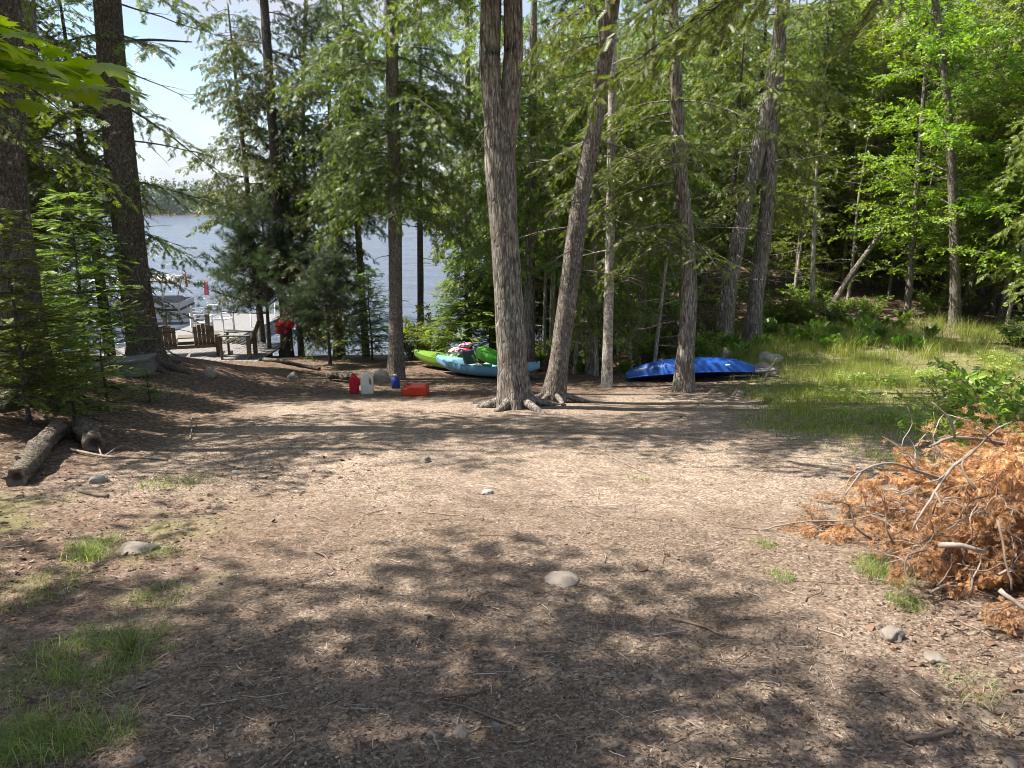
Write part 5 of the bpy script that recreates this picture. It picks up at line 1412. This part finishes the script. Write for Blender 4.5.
# ================================================================== jugs and cans
def outline_solid(name, outer, holes, depth, bev, mat):
    cu = bpy.data.curves.new(name + "_outline", 'CURVE'); cu.dimensions = '2D'; cu.fill_mode = 'BOTH'; cu.extrude = depth / 2 - bev; cu.bevel_depth = bev; cu.bevel_resolution = 3; cu.offset = -bev
    for pts in [outer] + holes:
        sp = cu.splines.new('POLY'); sp.points.add(len(pts) - 1); sp.use_cyclic_u = True
        for q, p in zip(sp.points, pts): q.co = (*p, 0, 1)
    o = bpy.data.objects.new(name + "_outline", cu); COL.objects.link(o); dg = bpy.context.evaluated_depsgraph_get()
    me = bpy.data.meshes.new_from_object(o.evaluated_get(dg)); bpy.data.objects.remove(o); bpy.data.curves.remove(cu)
    for v in me.vertices: v.co = Vector((v.co.x, -v.co.z, v.co.y))     # stand it up: x across, z up
    me.materials.clear(); me.materials.append(mat); me.name = name; return me
def rounded(pts, r, n=5):
    out = []; m = len(pts)
    for i in range(m):
        a, b, c = [np.asarray(pts[k % m], float) for k in (i - 1, i, i + 1)]
        d1 = (a - b) / np.linalg.norm(a - b); d2 = (c - b) / np.linalg.norm(c - b); rr = min(r, .45 * np.linalg.norm(a - b), .45 * np.linalg.norm(c - b))
        for t in np.linspace(0, 1, n): out.append(tuple((1 - t) ** 2 * (b + d1 * rr) + 2 * t * (1 - t) * b + t * t * (b + d2 * rr)))
    return out
M['jug_white'] = plain("white_jug_plastic", (.76, .75, .72), .42, .06, 4, trans=.15, dirt=(.66, .63, .57))
M['jug_red'] = plain("crimson_jug_plastic", (.62, .022, .06), .38, .12, 4, trans=.1)
M['can'] = plain("orange_red_fuel_plastic", (.62, .055, .02), .42, .15, 5, dirt=(.5, .07, .035))
M['bluej'] = plain("dark_blue_plastic", (.02, .045, .25), .4, .1, 4)
def jug(u, v, w, h, rz, lab, mat, capmat):
    g = G(u, v); root = thing("plastic_jug", lab, "jug", g, (0, 0, rz))
    k = lambda a: (a[0] * w, a[1] * h)
    outer = rounded([k(p) for p in [(-.5, 0), (.5, 0), (.5, .72), (.13, .955), (-.13, .955), (-.5, .72)]], .03)
    hole = rounded([k(p) for p in [(.20, .40), (.36, .40), (.36, .66), (.20, .74)]][::-1], .015)
    me = outline_solid("jug_body", outer, [hole], w * .68, .03, M[mat]); part("body", me, root)
    mb = MB(); mb.lathe([(w * .1, h * .94), (w * .1, h * .965), (w * .125, h * .966), (w * .125, h * 1.0), (w * .11, h * 1.005), (.001, h * 1.005)], (0, 0, 0), 16); part("cap", mb.mesh("cap", M[capmat]), root)
    mb = MB(); mb.box((-.06 * w, -w * .34 - .001, h * .28), (w * .62, .006, h * .34)); part("side_panel", mb.mesh("label_panel", M[mat], False), root, bevel=.003)
jug(367.5, 394, .225, .435, R(8), "white plastic jug with sloping shoulders standing beside the red jug", 'jug_white', 'jug_white')
jug(354.5, 393, .165, .36, R(-15), "crimson red plastic jug standing left of the white jug", 'jug_red', 'jug_red')
def fuel_can():
    g = G(415.5, 395); root = thing("fuel_can", "orange red fuel can lying flat on the soil", "fuel can", g, (0, 0, R(-4)))
    outer = rounded([(-.22, .0), (.235, 0), (.235, .175), (.20, .20), (-.08, .20), (-.12, .155), (-.2, .155), (-.225, .12)], .03)
    part("body", outline_solid("can_body", outer, [], .30, .035, M['can']), root)
    mb = MB(); mb.tube([(-.20, 0, .145), (-.195, 0, .19), (-.15, 0, .2), (-.09, 0, .195)], .016, 8); part("handle", mb.mesh("handle", M['can']), root)
    mb = MB(); mb.tube([(-.215, -.07, .10), (-.25, -.07, .115)], .028, 12); part("cap", mb.mesh("cap", M['can']), root)
    mb = MB(); mb.box((-.0, -.152, .085), (.012, .006, .13)); mb.box((.17, -.152, .085), (.012, .006, .13)); part("rib", mb.mesh("rib", M['can'], False), root, bevel=.002)
fuel_can()
def blue_bottle():
    g = at(395.5, 384, 14.6); root = thing("plastic_bottle", "small dark blue bottle at the foot of the straight trunk", "bottle", g)
    mb = MB(); mb.lathe([(.06, 0), (.085, .02), (.085, .17), (.075, .20), (.03, .235), (.028, .25)], (0, 0, 0), 18); part("body", mb.mesh("body", M['bluej']), root)
    mb = MB(); mb.lathe([(.033, .248), (.033, .285), (.02, .29)], (0, 0, 0), 14); part("cap", mb.mesh("cap", M['white_plastic']), root)
blue_bottle()

# ================================================================== kayaks
def kayak_mesh(Ln, W, D, r_in=.20, rocker=.10, n=44, tunnel=0.0, up=.34, taper=2.6):
    s = np.linspace(-1, 1, n); hw = W / 2 * np.clip(1 - np.abs(s) ** taper, 0, 1) ** .75 + .012; sheer = D * (.86 + up * np.abs(s) ** 2.6); keel = rocker * np.abs(s) ** 3
    hull, deck = [], []; m = 15; ph = np.linspace(0, np.pi, m)
    for i in range(n):
        c = np.cos(ph); q = np.sin(ph); x = hw[i] * np.sign(c) * np.abs(c) ** .55
        z = sheer[i] - (sheer[i] - keel[i]) * q ** .7
        z = z + tunnel * np.exp(-((np.abs(x) - hw[i] * .45) / .06) ** 2) * (1 - np.abs(s[i]) ** 3)
        hull.append(np.stack([np.full(m, s[i] * Ln / 2), x, z], 1))
        y = np.linspace(-hw[i], hw[i], m); e = np.abs(y / hw[i]); cock = sstep(-.55, -.44, s[i]) * (1 - sstep(.40, .50, s[i]))
        foot = sstep(.10, .2, s[i]) * (1 - sstep(.36, .42, s[i])) * .05
        zd = sheer[i] + .035 * (1 - e ** 2) * (1 - cock) - cock * (r_in + foot) * (1 - sstep(.62, .86, e)) + .012 * np.exp(-((e - .93) / .07) ** 2)
        deck.append(np.stack([np.full(m, s[i] * Ln / 2), y * .999, zd], 1))
    return np.concatenate(hull), np.concatenate(deck), grid_faces(n, m, False), hw, sheer
def kayak(label, loc, rot, Ln, W, D, hullmat, deckmat, extras=True, **kw):
    root = thing("kayak", label, "kayak", loc, rot); Vh, Vd, Fq, hw, sh = kayak_mesh(Ln, W, D, **kw)
    part("hull", mesh_np("hull", Vh, [Fq], M[hullmat]), root); part("deck", mesh_np("deck", Vd, [Fq[:, ::-1]], M[deckmat]), root)
    for s in (-1, 1):
        mb = MB(); x = s * (Ln / 2 - .06); z = D * 1.19; mb.tube([(x, -.05, z), (x + s * .02, -.05, z + .05), (x + s * .02, .05, z + .05), (x, .05, z)], .012, 6); part("handle", mb.mesh("handle", M['dark']), root)
    return root
M['k_lblue'] = plain("light_blue_kayak_plastic", (.19, .40, .56), .38, .12, 1.6, dirt=(.10, .26, .48))
M['k_green'] = plain("lime_green_kayak_plastic", (.15, .27, .04), .38, .1, 2)
M['k_deckb'] = plain("blue_kayak_deck_plastic", (.06, .20, .50), .4, .15, 3)
M['k_blue'] = plain("bright_blue_kayak_plastic", (.008, .072, .34), .4, .25, 3, spec=.45, dirt=(.03, .11, .30), bump=.05)
M['k_bluedk'] = plain("dark_kayak_interior", (.008, .03, .12), .4, .12, 3)
M['k_seat'] = plain("dark_grey_seat_cloth", (.10, .105, .115), .85, .2, 9)
M['g_bright'] = plain("bright_green_plastic", (.10, .42, .04), .35, .1, 3)
M['red_p'] = plain("red_plastic", (.62, .03, .025), .45, .1, 4)

pa = P(437, 362, 17.6); pb = P(541, 370, 15.9)
def set_between(a, bb, z_off=0):
    c = (a + bb) / 2; yaw = math.atan2(bb[1] - a[1], bb[0] - a[0]); za, zb = float(T(a[0], a[1])), float(T(bb[0], bb[1]))
    return np.array([c[0], c[1], (za + zb) / 2 + z_off]), yaw, -math.atan2(zb - za, np.linalg.norm((bb - a)[:2])), np.linalg.norm((bb - a)[:2])
c1, yaw, pit, ln1 = set_between(pa, pb, .03)
k1 = kayak("light blue sit on top kayak lying nearest the thick cedar", c1, (0, pit, yaw), max(ln1, 2.6), .72, .30, 'k_lblue', 'k_lblue', r_in=.16, rocker=.24, taper=2.2)
def seat_for(root, x):
    o = MB(); o.bar((x, 0, .22), (x - .10, 0, .52), .42, .05, (1, 0, 0)); part("seat_back", o.mesh("seat_back", M['k_seat'], False), root, bevel=.02)
    o = MB(); o.box((x + .2, 0, .17), (.38, .40, .05)); part("seat", o.mesh("seat", M['k_seat'], False), root, bevel=.02)
seat_for(k1, -.42)
pa = P(415, 356, 18.7); pb = P(520, 368, 17.0)
c2, yaw2, pit2, ln2 = set_between(pa, pb, .04)
k2 = kayak("lime green kayak with a blue cockpit behind the light blue kayak", c2, (0, pit2, yaw2), max(ln2, 2.7), .74, .31, 'k_green', 'k_green', r_in=.16, rocker=.24, taper=2.2)
mbp = MB(); mbp.box((-.02, 0, .135), (1.15, .42, .02)); part("cockpit_pad", mbp.mesh("cockpit_pad", M['k_deckb'], False), k2, bevel=.006)
def lumpy(name, size, seed, mat, amp=.18, lift=0):
    return rock_mesh(name, size, seed, mat, 4, amp)
M['pattern'] = None
def pattern_mat():
    m, nt, out = new_mat("patterned_vest_cloth"); ln = nt.links.new; tc = N(nt, "ShaderNodeTexCoord"); v = N(nt, "ShaderNodeTexVoronoi"); v.inputs['Scale'].default_value = 16; ln(tc.outputs['Object'], v.inputs['Vector'])
    s = N(nt, "ShaderNodeSeparateColor"); ln(v.outputs['Color'], s.inputs[0]); r = ramp(nt, [(0, (.6, .05, .06)), (.3, (.75, .72, .7)), (.6, (.05, .06, .16)), (.8, (.7, .3, .35))], 'CONSTANT'); ln(s.outputs[0], r.inputs['Fac'])
    p = N(nt, "ShaderNodeBsdfPrincipled"); p.inputs['Roughness'].default_value = .8; ln(r.outputs['Color'], p.inputs['Base Color']); ln(p.outputs[0], out.inputs['Surface']); return m
M['pattern'] = pattern_mat()
def vest_on_kayak():
    c = P(461, 350, 18.1); root = thing("life_vest", "folded life vest with a red and white pattern lying in the green kayak", "life vest", c, (0, R(-8), yaw2))
    part("panel", rock_mesh("vest_panel", (.62, .42, .16), 3, M['pattern'], 4, .12), root)
    p2 = part("panel", rock_mesh("vest_panel", (.40, .36, .14), 5, M['pattern'], 4, .12), root); p2.location = (.12, .05, .10)
    mb = MB(); mb.box((.0, -.02, .17), (.30, .04, .015)); part("strap", mb.mesh("strap", M['dark'], False), root)
vest_on_kayak()
def green_toy():
    c = P(488, 358, 16.7); root = thing("seat_shell", "bright green moulded plastic seat shell lying on the light blue kayak", "seat shell", c, (R(14), R(14), yaw - .1))
    Vh, Vd, Fq, hw, sh = kayak_mesh(.68, .38, .20, r_in=.02, rocker=.08, n=20)
    V = Vh.copy(); V[:, 2] = .20 - V[:, 2]; part("shell", mesh_np("seat_shell", V, [Fq[:, ::-1]], M['g_bright']), root)
    mb = MB(); mb.tube([(-.3, -.19, .02), (-.2, -.22, -.03), (.1, -.225, -.04), (.3, -.19, .02)], .025, 8); part("rim", mb.mesh("seat_rim", M['g_bright']), root)
green_toy()
o = part("dry_bag", rock_mesh("dry_bag", (.24, .16, .13), 8, M['red_p'], 3, .1)); o.location = P(481, 361, 16.8); tag(o, "small red bag tucked beside the green seat shell", "bag")

# overturned blue kayak
pa = P(628, 378, 15.6); pb = P(752, 378, 15.3)
c3, yaw3, pit3, ln3 = set_between(pa, pb, 0)
def blue_kayak():
    root = thing("kayak", "bright blue kayak lying overturned behind the cedar trunk", "kayak", c3 + [0, .1, .385], (R(160), pit3 + R(-1.5), yaw3)); Ln = ln3 + .1
    Vh, Vd, Fq, hw, sh = kayak_mesh(Ln, .74, .35, r_in=.22, rocker=.17, tunnel=-.045, up=.02, taper=2.1)
    part("hull", mesh_np("hull", Vh, [Fq], M['k_blue']), root); part("deck", mesh_np("deck", Vd, [Fq[:, ::-1]], M['k_bluedk']), root)
    mb = MB(); s = np.linspace(-1, 1, 44)
    for sg in (-1, 1): mb.tube(np.stack([s * Ln / 2, sg * hw, sh], 1), .016, 7)
    part("rim", mb.mesh("rim", M['k_blue']), root)
    mb = MB(); mb.box((.72, .325, .17), (.09, .006, .03), (R(-35), 0, 0)); part("sticker", mb.mesh("sticker", M['white_plastic'], False), root)
    for sx in (-1, 1):
        mb = MB(); x = sx * (Ln / 2 - .07); mb.tube([(x, -.05, .30), (x, -.05, .35), (x, .05, .35), (x, .05, .30)], .012, 6); part("handle", mb.mesh("handle", M['dark']), root)
blue_kayak()
def board():
    a = onground(P(735, 385, 15.4)[0], 15.4); root = thing("plank", "grey plank lying behind the right end of the blue kayak", "plank", a + [.35, .1, .12], (R(3), R(-4), R(6)))
    mb = MB(); mb.box((0, 0, 0), (1.0, .22, .03)); part("board", mb.mesh("board", M['deck'], False), root, bevel=.004)
    b2 = MB(); b2.box((.22, 0, -.10), (.07, .15, .17)); part("block", b2.mesh("block", M['post'], False), root, bevel=.006)
board()
a = P(765, 378, 15.2); c = P(777, 358, 15.4)
stick([a, (a + c) / 2 + [0, 0, .02], c], .02, .014, "pale straight stick leaning up from the plank by the blue kayak", pix=False, seed=41)
a = G(795, 371); c = G(822, 370)
stick([a + [0, 0, .12], c + [0, 0, .12]], .012, .01, "thin pale stick lying in the grass right of the rocks", pix=False, seed=42)

# ================================================================== pile of cut dead branches on the right
def dead_branch(seed, Ln):
    r = np.random.default_rng(seed); root = thing("dead_branch", "x", "branch"); mb = MB(); paths = []
    main = limb_path((0, 0, 0), 0, R(8), Ln, .12, 0, 12, .12, r); V, Fq, _ = tube_np(main, np.linspace(.016, .004, 12), 7, .2, seed); mb.raw(V, Fq)
    for k in range(10):
        j = int(2 + 9 * k / 10); q = limb_path(main[j], r.choice([-1, 1]) * r.uniform(.4, 1.1), R(r.normal(5, 25)), Ln * r.uniform(.25, .5), .2, 0, 8, .15, r)
        V, Fq, _ = tube_np(q, np.linspace(.007, .002, 8), 5); mb.raw(V, Fq); paths.append((q, Ln * .4))
    V, Fq, m = crown_mesh("c", paths, 'cedar', r, mb, tp='cedar_fine', mat='dead', size=.072, spray_sp=.02, sub_sp=.034, sub_len=.18, hang=.45, flat=.5, sdroop=.25, bare=.1, twig_r=.002)
    part("dry_foliage", mesh_np("dry_foliage", V, [Fq], m, False), root); part("stem", mb.mesh("dead_branch_stem", M['dead_stick']), root); return root
for i in range(4): PR['br%d' % i] = dead_branch(200 + i, .95 + .12 * i)
def brush_pile():
    r = np.random.default_rng(71); cx, cy = 3.4, 4.0
    for i in range(100):
        a = r.uniform(0, 6.283); t = r.random() ** .55; x = cx + 1.15 * t * math.cos(a); y = cy + .85 * t * math.sin(a); hmax = .86 * (1 - t ** 2.0)
        z = hmax * r.uniform(.25, 1.0) + .03
        PRk = 'br%d' % (i % 4); rz = a + r.normal(0, .7) + (math.pi if r.random() < .35 else 0)
        o = place(PRk, onground(x, y, z), rz, r.uniform(.45, .85), "cut cedar branch with dried orange foliage in the brush pile", "cut branches heaped in the brush pile")
        o.rotation_euler = (r.uniform(-.9, .9), r.uniform(-.25, .55) * (1 if t > .5 else .6), rz); o.location.x -= .42 * o.scale.x * math.cos(rz); o.location.y -= .42 * o.scale.x * math.sin(rz)
    for i in range(5):                                                # flat outliers on the soil left of the pile
        g = G(r.uniform(815, 885), r.uniform(492, 540)); o = place('br%d' % (i % 4), g + [0, 0, .05], 0, r.uniform(.25, .42), "small dried orange sprig lying flat left of the brush pile", "loose sprigs left of the brush pile")
        o.rotation_euler = (r.uniform(-.3, .3), .08, r.uniform(2.2, 4.0))
brush_pile()
S = lambda u, v, Y: P(u, v, Y)
def bare(pts, r0, r1, lab, seed, forks=(), mat='dead_stick'):
    stick([S(*p) for p in pts], r0, r1, lab, mat, [[tuple(S(*p)) for p in f] for f in forks], pix=False, seed=seed, name="bare_branch")
bare([(1030, 452, 4.3), (985, 440, 4.15), (950, 438, 4.0), (930, 447, 3.95)], .013, .007, "long grey bare branch along the top of the brush pile", 61, [[(985, 440, 4.15), (998, 428, 4.1), (1012, 422, 4.1)], [(955, 438, 4), (950, 420, 4), (932, 402, 4.0)]])
bare([(945, 480, 3.9), (915, 470, 3.85), (890, 463, 3.8), (865, 470, 3.75), (845, 495, 3.7)], .010, .004, "arching grey branch reaching left out of the brush pile", 62, [[(865, 470, 3.75), (850, 478, 3.7), (842, 500, 3.65)], [(915, 470, 3.85), (903, 455, 3.8)]])
bare([(975, 450, 3.75), (950, 470, 3.65), (930, 500, 3.55), (912, 530, 3.5)], .010, .005, "pale bare branch sloping down across the front of the brush pile", 63, [[(950, 470, 3.65), (938, 480, 3.6), (925, 482, 3.6)], [(935, 492, 3.57), (945, 512, 3.5)]])
bare([(1000, 590, 3.2), (1012, 600, 3.15), (1030, 612, 3.1)], .012, .010, "broken white stick end low in the brush pile at the right", 64)
bare([(940, 545, 3.35), (960, 545, 3.3), (985, 552, 3.3)], .014, .011, "whitish broken stick in the middle of the brush pile", 65)
bare([(925, 550, 3.35), (908, 555, 3.3), (905, 572, 3.25), (915, 587, 3.2)], .006, .004, "dark hooked branch at the lower left of the brush pile", 66, (), 'dead_twig')
bare([(998, 520, 3.3), (1006, 560, 3.2), (1012, 590, 3.15)], .007, .004, "thin upright dark branch in front of the brush pile", 67, (), 'dead_twig')
bare([(975, 490, 3.5), (962, 465, 3.6), (985, 440, 3.7)], .007, .004, "kinked brown branch in the upper middle of the brush pile", 68, (), 'dead_twig')
bare([(760, 530, 3.95), (800, 522, 3.92), (850, 520, 3.9), (880, 512, 3.9)], .005, .003, "thin pale branch lying on the soil left of the brush pile", 69)

r_ = np.random.default_rng(83)
for i in range(26):
    u0, v0 = r_.uniform(870, 1020), r_.uniform(440, 600); Y0 = 4.1 - (v0 - 440) / 160 * .9; a_ = r_.uniform(-2.6, .6); l_ = r_.uniform(25, 70)
    p0 = np.array([u0, v0, Y0]); d_ = np.array([math.cos(a_), math.sin(a_), 0]); n_ = np.array([-d_[1], d_[0], 0]); w_ = r_.normal(0, .16)
    q0 = [p0, p0 + d_ * l_ * .35 + n_ * l_ * w_, p0 + d_ * l_ * .7 + n_ * l_ * r_.normal(0, .12) + [0, 0, .05], p0 + d_ * l_ + n_ * l_ * r_.normal(0, .2)]
    bare([tuple(q) for q in q0], r_.uniform(.0025, .006), .0015, "thin bare twig sticking out of the brush pile", 300 + i, [[tuple(q0[1]), tuple(q0[1] + (d_ * .5 + n_ * r_.choice([-1, 1]) * .6) * l_ * .5)]], ['dead_stick', 'dead_twig', 'pale_twig'][i % 3])
    bpy.context.scene.collection.objects[-1]["group"] = "bare twigs sticking out of the brush pile"
for k_, o_ in PR.items():
    if k_ not in USED:
        for c_ in list(o_.children): bpy.data.objects.remove(c_)
        bpy.data.objects.remove(o_)

# ================================================================== air between here and the far shore
def haze():
    m, nt, out = new_mat("haze_air"); v = N(nt, "ShaderNodeVolumePrincipled"); v.inputs['Density'].default_value = .0001; v.inputs['Color'].default_value = (.86, .90, .96, 1); v.inputs['Anisotropy'].default_value = .3
    nt.links.new(v.outputs[0], out.inputs['Volume'])
    mb = MB(); mb.box((0, 1325, 19), (2860, 2830, 58)); o = part("haze", mb.mesh("haze", m, False)); tag(o, "thin summer haze over the lake", "haze", None, "stuff")
haze()
